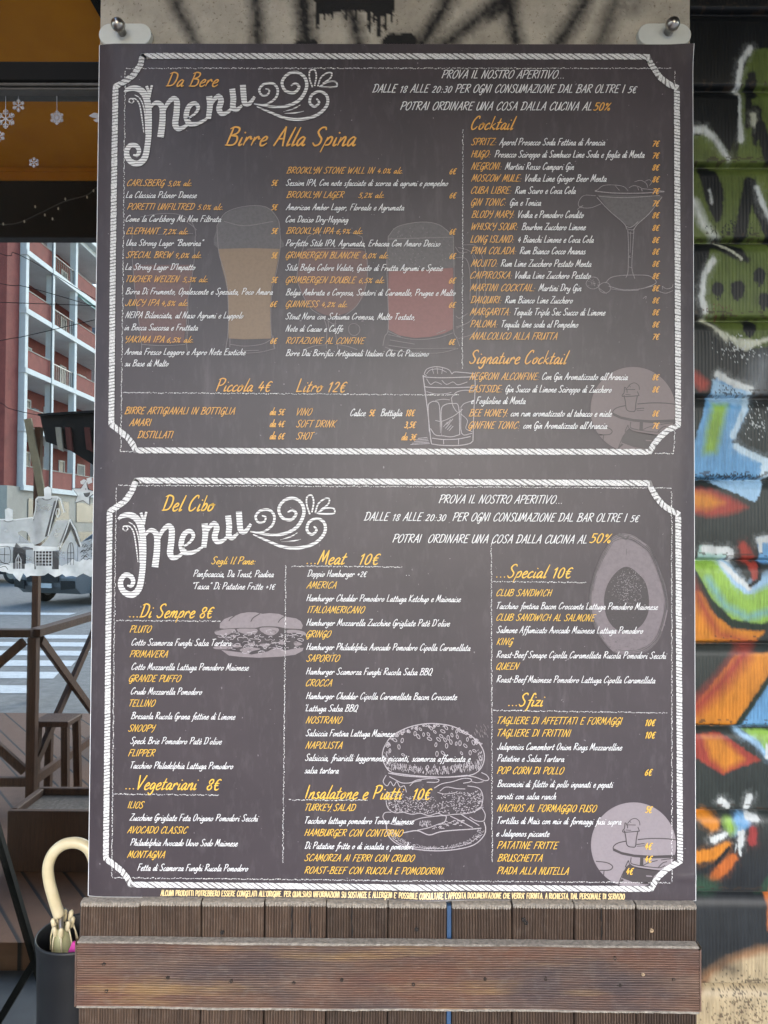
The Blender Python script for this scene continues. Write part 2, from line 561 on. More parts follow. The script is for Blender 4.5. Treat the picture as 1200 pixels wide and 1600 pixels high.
# lime swirl
P.poly([(1080, 876), (1128, 876), (1142, 900), (1166, 922), (1200, 896), (1240, 880), (1240, 965), (1180, 976), (1140, 968), (1108, 936), (1092, 905)], LI, 5)
P.seg([(1104, 905), (1130, 946), (1165, 964), (1215, 950)], 6, (0.20, 0.42, 0.40), 9, .8)
P.seg([(1130, 880), (1150, 910), (1166, 921)], 7, LB, 6)
P.seg([(1176, 915), (1205, 900), (1225, 890)], 9, LB, 10)
P.seg([(1128, 880), (1148, 902), (1168, 918)], 4, WH, 4)
P.poly([(1166, 878), (1188, 878), (1184, 905), (1174, 908)], RD, 5)
P.seg([(1186, 880), (1184, 905), (1170, 914)], 3, DK, 4)
P.seg([(1088, 905), (1106, 940), (1140, 972), (1185, 980), (1230, 968)], 5, (0.015, 0.03, 0.02), 4)
P.poly([(1075, 920), (1092, 924), (1112, 958), (1142, 982), (1192, 986), (1180, 1002), (1075, 1006)], OR, 7)
P.seg([(1078, 905), (1094, 945), (1120, 990), (1175, 1003)], [5, 7, 6, 5], RD, 14, .8)
# orange bar
P.poly([(1147, 1022), (1206, 1018), (1225, 1030), (1150, 1134), (1075, 1134), (1080, 1105)], OR, 6)
P.seg([(1160, 1022), (1128, 1062), (1085, 1105)], 12, RD, 20, .9)
P.poly([(1206, 1046), (1240, 1040), (1240, 1136), (1153, 1136)], BL, 5)
P.seg([(1212, 1040), (1150, 1132)], 4, (0.015, 0.03, 0.02), 4)
P.poly([(1160, 1140), (1215, 1140), (1215, 1178), (1196, 1177), (1178, 1156)], LI, 6)
P.seg([(1152, 1142), (1180, 1160), (1197, 1180)], 4, LB, 6)
P.seg([(1196, 1164), (1195, 1182)], 2.5, WH, 3)
P.poly([(1080, 1146), (1122, 1144), (1148, 1160), (1186, 1186), (1150, 1198), (1128, 1208), (1084, 1182)], RD, 6)
P.poly([(1098, 1150), (1124, 1152), (1160, 1184), (1130, 1202), (1108, 1182)], OR, 12)
# star
P.seg([(1096, 1272), (1112, 1286)], 10, OR, 8)
P.seg([(1086, 1336), (1110, 1332), (1132, 1318)], [9, 9, 6], OR, 5)
P.seg([(1112, 1368), (1126, 1356), (1142, 1338)], [6, 9, 7], (0.48, 0.13, 0.03), 6)
P.seg([(1116, 1346), (1136, 1322)], 2.5, DK, 3)
P.seg([(1148, 1290), (1158, 1282)], 12, BL, 8)
P.seg([(1136, 1284), (1140, 1294)], 8, LI, 10)
for a, b in [((1124, 1250), (1134, 1258)), ((1168, 1244), (1164, 1258)), ((1168, 1276), (1180, 1278)), ((1112, 1310), (1130, 1302)), ((1156, 1300), (1155, 1316))]:
    P.seg([a, b], [5.5, 5], WH, 3.5)
P.seg([(1152, 1310), (1154, 1334)], 1.6, WH, 2)
P.seg([(1148, 1316), (1145, 1330)], 1.2, WH, 2)
P.seg([(1174, 1296), (1172, 1314)], 6, (0.3, 0.04, 0.04), 5)
P.seg([(1080, 1380), (1106, 1384)], 14, (0.03, 0.07, 0.045), 18)
P.poly([(1190, 1376), (1206, 1352), (1230, 1350), (1230, 1398), (1180, 1398)], (0.03, 0.07, 0.045), 6)
P.poly([(1196, 1392), (1204, 1362), (1230, 1360), (1230, 1460), (1196, 1450)], (0.5, 0.15, 0.04), 8)
# cream blob
P.poly([(1060, 1640), (1075, 1556), (1100, 1515), (1135, 1492), (1180, 1476), (1240, 1470), (1330, 1480), (1430, 1530), (1500, 1640), (1530, 1900), (1530, 2600), (1060, 2600)], (0.30, 0.17, 0.09), 14, 1)
P.poly([(1060, 1650), (1088, 1560), (1112, 1520), (1145, 1500), (1185, 1487), (1240, 1482), (1325, 1493), (1420, 1543), (1486, 1650), (1514, 1900), (1514, 2600), (1060, 2600)], BE, 10, 1)
P.seg([(1130, 1508), (1142, 1512)], 12, (0.06, 0.05, 0.04), 22, .75)
P.speck((1095, 1500, 1230, 1600), (0.05, 0.04, 0.03), .35, 1.8, 12)
P.speck((1085, 1540, 1230, 1680), (0.12, 0.08, 0.05), .4, 3, 13)
def letter(shape, body, shade, edge):
    P.poly([(x + 26, y + 34) for x, y in shape], RD, 7)
    P.poly([(x + 20, y + 26) for x, y in shape], OR, 26, .8)
    P.poly(shape, body, 6)
    cx = sum(x for x, y in shape) / len(shape)
    cy_ = sum(y for x, y in shape) / len(shape)
    P.poly([(cx + (x - cx) * .5, cy_ + (y - cy_) * .6) for x, y in shape], shade, 30, .9)
    P.seg(shape + [shape[0]], 7, DK, 6)
    P.seg([(x - 9, y - 9) for x, y in shape[:len(shape) // 2 + 1]], 4.5, edge, 4)
letter([(1250, 610), (1340, 560), (1470, 600), (1440, 700), (1380, 690), (1390, 800), (1480, 830), (1440, 960), (1330, 930), (1290, 800), (1300, 700)], BL, LI, WH)
letter([(1520, 640), (1600, 590), (1640, 720), (1720, 580), (1800, 620), (1740, 800), (1780, 960), (1690, 980), (1650, 880), (1600, 990), (1520, 950), (1570, 800)], LI, LB, WH)
letter([(1260, 1040), (1400, 1000), (1520, 1060), (1640, 1030), (1700, 1130), (1540, 1200), (1420, 1150), (1330, 1220), (1250, 1150)], OR, BE, WH)
letter([(1250, 250), (1360, 200), (1440, 280), (1560, 230), (1640, 320), (1560, 440), (1440, 400), (1340, 460), (1260, 380)], OL, OLL, WH)
letter([(1860, 600), (1980, 560), (2080, 660), (2060, 900), (1940, 980), (1850, 900)], BL, LI, WH)
P.speck((1300, 460, 1700, 560), WH, .25, 2.2, 61)
P.speck((1250, 1240, 1800, 1420), WH, .25, 2.6, 62)
# worn lower lips of the slats
lip = np.tile(tt[:-1], len(sz) - 1)[:, None] * np.ones_like(X)
wear = (lip > .90) & (vnoise(GX / 6, GY / 2.2, 31) > .70)
P.over((0.05, 0.035, 0.025), wear * .7)
shut = thing('roller_shutter', 'closed metal roller shutter covered with spray painted graffiti right of the poster', 'shutter', (1.3, YS, 0))
colour_grid('slat_curtain', X, Y, Z, P.C, M_SHUT, True, shut)
M_BLACKMETAL = plain('black_painted_metal', (0.018, 0.018, 0.02), 0.45, 0.2, 50)
M_GREYMETAL = plain('grey_metal', (0.20, 0.20, 0.20), 0.4, 0.15, 60, metal=0.7)
mb = MB()
mb.box((PL1 - 0.02, 0.16, 0.0), (2.3, 0.2, 3.25))
mb.build('backing', M_BLACKMETAL, shut)
mb = MB()
mb.box((2.2, 0.06, 0.0), (2.3, 0.158, 3.25), bev=0.004)
mb.build('guide_rail', M_BLACKMETAL, shut)

# wall of the house above and beside the shop
M_WALL = plain('wall_render', (0.36, 0.32, 0.26), 0.9, 0.2, 12, bump=0.3)
mb = MB()
mb.box((-6.0, 0.01, 3.27), (6.0, 0.6, 12.0))
mb.box((2.32, 0.01, 0), (6.0, 0.6, 3.25))
mb.box((-6.0, 0.01, 0), (-2.6, 0.6, 3.25))
wall = tag(mb.build('house_wall', M_WALL), 'beige rendered house wall above the shop window and shutter', 'wall')

# ------------------------------------------------------------------ the menu poster
GL = {}
def _g(ch, adv, s):
    st = []
    for q in s.split('|'):
        sm = q.strip().startswith('~')
        pts = [tuple(float(k) for k in p.split(',')) for p in q.strip().lstrip('~').split()]
        st.append((sm, pts))
    GL[ch] = (adv, st)
for line in '''A .50 0,0 .31,1 .44,0 | .1,.36 .44,.38
B .54 .05,0 .13,1 | ~-.02,.9 .2,1.0 .43,.92 .4,.68 .12,.53 | ~.12,.53 .42,.49 .49,.24 .36,.03 -.03,.02
C .50 ~.44,.8 .42,.97 .26,.95 .07,.6 .04,.2 .15,.0 .32,.06 .45,.24
D .56 .06,0 .12,1 | ~-.04,.9 .2,1 .46,.86 .5,.45 .36,.1 -.03,.02
E .46 .43,.97 .1,.96 .06,.5 .04,0 .4,.03 | .06,.5 .35,.53
F .44 .46,.98 .1,.96 .04,0 | .07,.5 .36,.53
G .52 ~.45,.8 .42,.97 .25,.95 .06,.6 .04,.2 .16,.0 .32,.1 .43,.42 | ~.22,.42 .47,.44 .44,.05 .34,-.28 .18,-.2
H .52 .08,1 .04,0 | .44,1 .42,0 | .06,.5 .43,.54
I .20 .07,1 .05,0
J .42 ~.36,1 .34,.3 .25,.02 .09,.02 .01,.2
K .50 .08,1 .04,0 | .46,1 .08,.45 .44,0
L .42 .08,1 .04,.02 .38,.05
M .64 0,0 .15,1 .28,.2 .5,1 .56,0
N .56 0,0 .11,1 .37,0 .5,1
O .54 ~.32,.99 .14,.84 .03,.4 .1,.04 .28,.02 .45,.3 .48,.75 .36,.98 .2,.93
P .48 .04,0 .1,1 | ~-.02,.9 .2,1 .45,.92 .44,.64 .28,.47 .08,.46
Q .56 ~.32,.99 .14,.84 .03,.4 .1,.04 .28,.02 .45,.3 .48,.75 .36,.98 .2,.93 | .26,.2 .54,-.12
R .52 .04,0 .1,1 | ~-.02,.9 .2,1 .43,.92 .41,.66 .1,.5 | .13,.5 .47,0
S .48 ~.45,.84 .38,.98 .2,.96 .09,.76 .2,.55 .36,.35 .32,.08 .13,.0 -.02,.16
T .46 .22,.98 .16,0 | -.02,.94 .5,1
U .54 ~.06,1 .02,.4 .06,.06 .2,.0 .36,.22 .46,1 | .46,1 .47,0
V .50 .02,1 .15,0 .5,1
W .74 .02,1 .1,0 .35,.8 .41,0 .7,1
X .48 .05,1 .42,0 | .46,1 0,0
Y .48 ~.06,1 .05,.62 .18,.5 .42,.68 | .46,1 .38,.2 .22,-.12
Z .48 .05,.96 .47,.98 .0,.02 .44,.03
0 .44 ~.22,.75 .08,.58 .05,.14 .16,.0 .32,.15 .36,.58 .24,.75 .14,.72
1 .32 .07,.6 .22,.75 .15,0
2 .44 ~.06,.58 .18,.75 .34,.68 .28,.4 .03,.02 | .03,.02 .38,.03
3 .42 ~.08,.68 .22,.75 .34,.63 .26,.44 .14,.42 | ~.16,.42 .34,.34 .32,.1 .16,.0 .0,.1
4 .42 .2,.75 .02,.28 .38,.3 | .3,.52 .22,0
5 .42 .4,.74 .14,.74 .1,.44 | ~.1,.44 .3,.44 .35,.2 .2,.02 .0,.06
6 .42 ~.34,.74 .12,.5 .04,.2 .14,.0 .3,.08 .33,.3 .2,.4 .06,.26
7 .40 .04,.74 .4,.74 .13,0 | .13,.36 .35,.38
8 .42 ~.2,.38 .07,.55 .16,.74 .32,.72 .34,.54 .2,.38 .04,.2 .1,.02 .26,.02 .33,.2 .2,.38
9 .42 ~.35,.62 .2,.74 .06,.56 .12,.38 .3,.42 .37,.66 .3,.3 .18,0
€ .46 ~.42,.68 .3,.76 .16,.66 .08,.36 .14,.04 .28,.0 .4,.1 | 0,.46 .34,.48 | 0,.3 .3,.32
% .56 .44,.75 .04,0 | ~.13,.73 .05,.62 .1,.5 .18,.6 .13,.73 | ~.4,.25 .32,.13 .38,.0 .47,.1 .4,.25
, .18 ~.09,.07 .06,-.07 .0,-.16
. .20 .06,.0 .09,.07
: .22 .06,.0 .09,.07 | .1,.36 .12,.43
' .16 .1,1 .06,.78
" .26 .1,1 .06,.78 | .22,1 .18,.78
- .34 .04,.36 .3,.39
+ .44 .04,.34 .38,.36 | .21,.54 .2,.16
a .42 ~.33,.4 .22,.47 .07,.3 .04,.07 .13,.0 .27,.18 .36,.44 | ~.36,.44 .3,.1 .36,.0 .45,.08
b .38 ~.13,1 .05,.05 | ~.05,.18 .2,.47 .32,.38 .26,.08 .04,.01
c .34 ~.31,.38 .24,.47 .07,.3 .05,.05 .18,.0 .35,.12
d .43 ~.31,.42 .18,.47 .05,.25 .06,.03 .19,.05 .34,.4 | ~.46,1 .35,.2 .36,.0 .45,.08
e .36 ~.06,.2 .27,.3 .3,.44 .18,.47 .05,.25 .08,.02 .22,.0 .37,.13
f .32 ~.48,.86 .38,.99 .27,.8 .13,-.2 .0,-.34 | .04,.44 .38,.47
g .41 ~.34,.4 .2,.47 .06,.3 .06,.06 .2,.08 .36,.44 | ~.36,.44 .28,-.2 .12,-.36 -.02,-.22
h .42 ~.15,1 .04,0 | ~.05,.15 .22,.46 .33,.4 .28,.06 .33,.0 .43,.08
i .21 ~.1,.45 .05,.08 .1,.0 .21,.09 | .16,.66 .18,.73
j .22 ~.14,.45 .06,-.2 -.08,-.3 | .2,.66 .22,.73
k .42 ~.15,1 .04,0 | ~.34,.46 .1,.22 | ~.1,.22 .24,.12 .33,.0 .43,.08
l .22 ~.22,1 .08,.1 .12,.0 .23,.09
m .58 ~.07,.46 .02,0 | ~.03,.14 .18,.46 .26,.4 .2,0 | ~.21,.14 .38,.46 .46,.4 .42,.06 .47,.0 .58,.09
n .42 ~.07,.46 .02,0 | ~.03,.14 .22,.46 .31,.4 .27,.06 .32,.0 .43,.09
o .40 ~.24,.47 .08,.36 .04,.1 .14,.0 .29,.14 .32,.38 .22,.47 .18,.38 .42,.4
p .40 ~.1,.46 -.04,-.36 | ~.04,.2 .22,.47 .34,.38 .28,.08 .08,.02
q .41 ~.34,.4 .2,.47 .06,.3 .06,.06 .2,.08 .36,.44 | ~.36,.44 .26,-.36 .4,-.24
r .36 ~.07,.46 .03,0 | ~.04,.16 .16,.42 .26,.47 .3,.36 .38,.38
s .32 ~.28,.42 .18,.47 .1,.36 .24,.18 .2,.02 .08,.0 .0,.08 | .2,.02 .34,.1
t .30 ~.2,.82 .08,.1 .12,.0 .28,.1 | .0,.5 .34,.54
u .43 ~.06,.45 .03,.1 .1,.0 .24,.14 .36,.45 | ~.36,.45 .31,.08 .36,.0 .45,.09
v .38 ~.04,.45 .1,.02 .16,.02 .32,.3 .3,.46 .4,.38
w .52 ~.04,.45 .06,.04 .2,.1 .27,.42 | ~.26,.3 .28,.02 .42,.2 .46,.45
x .38 .08,.45 .3,0 | .36,.45 .0,0
y .42 ~.07,.45 .04,.1 .12,.02 .26,.16 .37,.45 | ~.37,.45 .26,-.24 .1,-.36 -.02,-.24
z .36 .06,.44 .34,.45 .02,.02 .34,.03'''.split('\n'):
    _ch, _adv, _s = line.split(' ', 2)
    _g(_ch, float(_adv), _s)
GL['è'] = (GL['e'][0], GL['e'][1] + [(False, [(.12, .82), (.24, .64)])])

# lower edge pucker, curled left side and lifted corners of the printed sheet
def sheet_y(x, z):
    r = 0.0
    e = max(0.0, 0.03 - (x + 0.5)) / 0.03
    r += 0.004 * e * e
    e = max(0.0, 0.022 - (0.5 - x)) / 0.022
    r += 0.003 * e * e
    q = math.exp(-((x - 0.03) / 0.09) ** 2) * math.exp(-max(0, z - 0.977) / 0.012)
    r -= 0.008 * q * (0.6 + 0.4 * math.sin((x - 0.03) * 38 + (z - .98) * 90))
    e = max(0.0, 1 - math.hypot(0.5 - x, 2.4 - z) / 0.05)
    r -= 0.006 * e * e
    q = math.exp(-((x - 0.487) / 0.012) ** 2 - ((z - 1.015) / 0.006) ** 2)
    r -= 0.003 * q
    return r

class Ink:
    """flat printing on the sheet: shapes given in photograph pixels, laid on the poster plane"""
    def __init__(s, layer):
        s.v, s.f, s.mi, s.y = [], [], [], -0.0035 - 0.0003 * layer
        s.dy, s.cnt = [], 0
    def poly(s, pts, mat=0):
        s.polyw([pp(*p) for p in pts], mat)
    def bias(s, n):
        s.dy.extend([-0.000027 * (s.cnt % 10)] * n)     # overlapping strokes lie one on the other
        s.cnt += 1
    def polyw(s, pts, mat=0):
        o = len(s.v)
        s.v.extend([(float(p[0]), float(p[1])) for p in pts])
        s.bias(len(pts))
        s.f.append(tuple(range(o, o + len(pts))))
        s.mi.append(mat)
    def rib(s, pts, w, mat=0, smooth=False, k=4, closed=False):
        """stroke through photograph pixels, w pixels wide"""
        P = np.array([pp(*p) for p in pts])
        ws = np.array(w, float) * PXM if hasattr(w, '__len__') else w * PXM
        s.ribw(P, ws, mat, smooth, k, closed)
    def ribw(s, P, w, mat=0, smooth=False, k=4, closed=False):
        P = np.asarray(P, float)
        if smooth and len(P) > 2:
            n0 = len(P)
            if hasattr(w, '__len__'):
                m = n0 if closed else n0 - 1
                xs_ = np.arange(m * k + (0 if closed else 1)) / k
                src = np.append(w, w[0]) if closed else w
                w = np.interp(xs_, np.arange(len(src)), src)
            P = catmull(P, k, closed)
        if closed:
            P = np.vstack([P, P[:1]])
            if hasattr(w, '__len__'):
                w = np.append(w, w[0])
        n = len(P)
        if n < 2:
            return
        d = np.diff(P, axis=0)
        L = np.hypot(d[:, 0], d[:, 1])[:, None] + 1e-9
        d = d / L
        T = np.vstack([d[:1], d[:-1] + d[1:], d[-1:]])
        if closed:
            T[0] = T[-1] = d[0] + d[-1]
        T /= (np.hypot(T[:, 0], T[:, 1])[:, None] + 1e-9)
        N = np.stack([-T[:, 1], T[:, 0]], -1)
        c = np.ones(n)
        c[1:-1] = np.clip(np.sum(N[1:-1] * np.stack([-d[1:, 1], d[1:, 0]], -1), 1), 0.55, 1)
        hw = (np.asarray(w) * 0.5 * np.ones(n) / c)[:, None]
        A, B = P + N * hw, P - N * hw
        o = len(s.v)
        s.v.extend(map(tuple, A.tolist()))
        s.v.extend(map(tuple, B.tolist()))
        s.bias(2 * n)
        for i in range(n - 1):
            s.f.append((o + i, o + i + 1, o + n + i + 1, o + n + i))
            s.mi.append(mat)
    def text(s, txt, x0, x1, yb, cap, mat=0, wt=0.115, slant=0.30, upright=False):
        strokes, pen = [], 0.0
        for ch in txt:
            if ch == ' ':
                pen += 0.36
                continue
            adv, st = GL[ch]
            for sm, pts in st:
                strokes.append((sm, [((pen + px_ + (0 if upright else slant * py_)), py_) for px_, py_ in pts]))
            pen += adv + (0.04 if ch.islower() else 0.07)
        allx = [p[0] for _, q in strokes for p in q]
        mn, mx = min(allx), max(allx)
        A, B = pp(x0, yb), pp(x1, yb)
        ppm = (B[0] - A[0]) / (x1 - x0)
        h = cap * ppm
        kx = (B[0] - A[0] - wt * h) / (mx - mn)
        k = 7 if cap > 14 else 4
        for sm, q in strokes:
            P = np.array(q)
            if not sm and len(P) > 2:
                P = np.stack([A[0] + wt * h / 2 + (P[:, 0] - mn) * kx, A[1] + P[:, 1] * h], -1)
                for a_, b_ in zip(P[:-1], P[1:]):
                    d_ = (b_ - a_) / (np.hypot(*(b_ - a_)) + 1e-9)
                    ww = wt * h * (0.82 + 0.30 * abs(math.sin(math.atan2(d_[1], d_[0]) - 0.5)))
                    s.ribw(np.array([a_ - d_ * ww * .38, (a_ + b_) / 2, b_ + d_ * ww * .38]), ww * np.array([.85, 1, .85]), mat)
                continue
            if sm:
                P = catmull(P, k)
            elif len(P) == 2 and cap > 14:
                P = np.vstack([P[0] + (P[1] - P[0]) * u for u in np.linspace(0, 1, 4)])
            P = np.stack([A[0] + wt * h / 2 + (P[:, 0] - mn) * kx, A[1] + P[:, 1] * h], -1)
            d = np.gradient(P, axis=0)
            ang = np.arctan2(d[:, 1], d[:, 0])
            ww = wt * h * (0.82 + 0.30 * np.abs(np.sin(ang - 0.5)))
            if cap > 14:
                e = np.linspace(0, 1, len(P))
                ww = ww * (0.55 + 0.45 * np.minimum(1, np.minimum(e, 1 - e) * 6 + 0.15))
            # a little overshoot so stroke ends are not cut short
            s.ribw(P, ww, mat)
    def build(s, name, mats, parent):
        me = bpy.data.meshes.new(name)
        me.from_pydata([(q[0], s.y + d_ + sheet_y(*q), q[1]) for q, d_ in zip(s.v, s.dy)], [], s.f)
        for m in (mats if isinstance(mats, (list, tuple)) else [mats]):
            me.materials.append(m)
        me.polygons.foreach_set('material_index', s.mi)
        me.update()
        # make every face look at the street
        nn = np.zeros(len(me.polygons) * 3)
        me.polygons.foreach_get('normal', nn)
        bad = [i for i in range(len(me.polygons)) if nn[3 * i + 1] > 0]
        if bad:
            for i in bad:
                me.polygons[i].flip()
            me.update()
        o = bpy.data.objects.new(name, me)
        COL.objects.link(o)
        o.parent = parent
        o.matrix_parent_inverse = Matrix.Translation(-parent.location)
        return o

PXM = (pp(1000, 740)[0] - pp(200, 740)[0]) / 800.0
SHEEN = 0.42
def ink(name, c, rough=SHEEN, chalk=0.0, sc=260):
    t = NT(name)
    f = t.noise(t.coord(), sc, 3, 0.7)
    if chalk:
        t.col(t.ramp(f, [(0.36, tuple(x * (1 - chalk) for x in c)), (0.58, c)]))
    else:
        t.col(t.ramp(f, [(0.2, tuple(x * .94 for x in c)), (0.8, tuple(min(1, x * 1.05) for x in c))]))
    t.set(Roughness=rough)
    t.b.inputs['Specular IOR Level'].default_value = 0.48
    return t.m
I_WHITE = ink('white_ink', (0.74, 0.74, 0.74))
I_CHALK = ink('chalk_white_ink', (0.78, 0.77, 0.76), chalk=0.45, sc=420)
I_CHALKD = ink('smudged_chalk_ink', (0.20, 0.19, 0.19), chalk=0.4, sc=300)
I_ORANGE = ink('orange_ink', (0.74, 0.385, 0.085))
I_YELLOW = ink('yellow_ink', (0.80, 0.49, 0.075))
I_CREAM = ink('cream_ink', (0.78, 0.60, 0.30))
I_LINE = ink('faint_line_ink', (0.215, 0.19, 0.195), chalk=0.3, sc=500)
I_LINE2 = ink('pale_line_ink', (0.31, 0.28, 0.29), chalk=0.35, sc=500)
I_LINE3 = ink('clear_line_ink', (0.46, 0.42, 0.44), chalk=0.3, sc=500)
I_FOAM = ink('faint_foam_ink', (0.098, 0.088, 0.092), chalk=0.2, sc=200)
I_BEER = ink('faint_tan_ink', (0.215, 0.145, 0.090), chalk=0.1, sc=200)
I_REDB = ink('faint_red_ink', (0.20, 0.078, 0.074), chalk=0.1, sc=200)
I_BROWN = ink('faint_brown_ink', (0.125, 0.068, 0.064), chalk=0.15, sc=200)
I_DISC = ink('pale_disc_ink', (0.275, 0.238, 0.255), chalk=0.06, sc=200)
I_DISC2 = ink('dim_disc_ink', (0.155, 0.122, 0.124), chalk=0.06, sc=200)
I_DARK = ink('dark_print_ink', (0.030, 0.027, 0.030))
I_DARK2 = ink('dim_print_ink', (0.062, 0.052, 0.054))
I_GREY = ink('avocado_grey_ink', (0.185, 0.155, 0.168), chalk=0.15, sc=160)
I_PIT = ink('avocado_stone_ink', (0.055, 0.046, 0.050), chalk=0.3, sc=500)
I_BREAD = ink('bread_grey_ink', (0.245, 0.21, 0.222), chalk=0.1, sc=160)

t = NT('chalkboard_print')
crd = t.coord()
n1 = t.noise(crd, 5, 6, 0.6)
n2 = t.noise(t.coord((3, 1, 1)), 22, 5, 0.65)
c = t.mix(t.ramp(n1, [(0.3, (0, 0, 0)), (0.7, (1, 1, 1))]), (0.040, 0.032, 0.038), (0.062, 0.049, 0.056))
c = t.mix(t.ramp(n2, [(0.52, (0, 0, 0)), (0.78, (0.6, 0.6, 0.6))]), c, (0.095, 0.083, 0.089))
n3 = t.noise(t.coord((1, 1, 0.12)), 34, 5, 0.7)
c = t.mix(t.ramp(n3, [(0.60, (0, 0, 0)), (0.80, (0.55, 0.55, 0.55))]), c, (0.12, 0.105, 0.11))
n4 = t.noise(t.coord(), 150, 2, 0.5)
c = t.mix(t.ramp(n4, [(0.755, (0, 0, 0)), (0.79, (0.7, 0.7, 0.7))]), c, (0.30, 0.28, 0.29))
t.col(c)
t.set(Roughness=SHEEN)
t.b.inputs['Specular IOR Level'].default_value = 0.48
M_SHEET = t.m
M_PAPER = plain('white_sheet_edge', (0.8, 0.8, 0.8), 0.5, 0.04)

poster = thing('menu_poster', 'large dark chalkboard style bar menu poster with orange and white lettering on the pillar', 'poster', (0, 0, 0.977))
H = 1.4235
mb = MB()
nx, nz = 80, 90
gx = [-0.5 + i / nx for i in range(nx + 1)]
gz = [2.4 - H + H * j / nz for j in range(nz + 1)]
gz = sorted(set(gz + [2.4 - H + q for q in (.004, .008, .012, .02, .024, .028, .034, .040, .044)]))
mb.add([(x, -0.003 + sheet_y(x, z), z) for z in gz for x in gx],
       [(j * (nx + 1) + i, j * (nx + 1) + i + 1, (j + 1) * (nx + 1) + i + 1, (j + 1) * (nx + 1) + i) for j in range(len(gz) - 1) for i in range(nx)], 0, True)
edge = [(x, gz[0]) for x in gx] + [(0.5, z) for z in gz[1:]] + [(x, 2.4) for x in reversed(gx[:-1])] + [(-0.5, z) for z in reversed(gz[1:-1])]
n = len(edge)
vs = [(x, -0.003 + sheet_y(x, z), z) for x, z in edge]
vs += [(x + (0.0011 if x > .4999 else (-0.0013 if x < -.4999 else 0)), -0.0024 + sheet_y(x, z), z - (0.0009 if z < gz[0] + 1e-5 else -.0004 if z > 2.3999 else 0)) for x, z in edge]
vs += [(x, -0.0002 + sheet_y(x, z), z) for x, z in edge]
fs = []
for k in range(2):
    for i in range(n):
        j = (i + 1) % n
        fs.append((k * n + i, (k + 1) * n + i, (k + 1) * n + j, k * n + j))
mb.add(vs, fs, 1)
mb.build('printed_sheet', [M_SHEET, M_PAPER], poster)

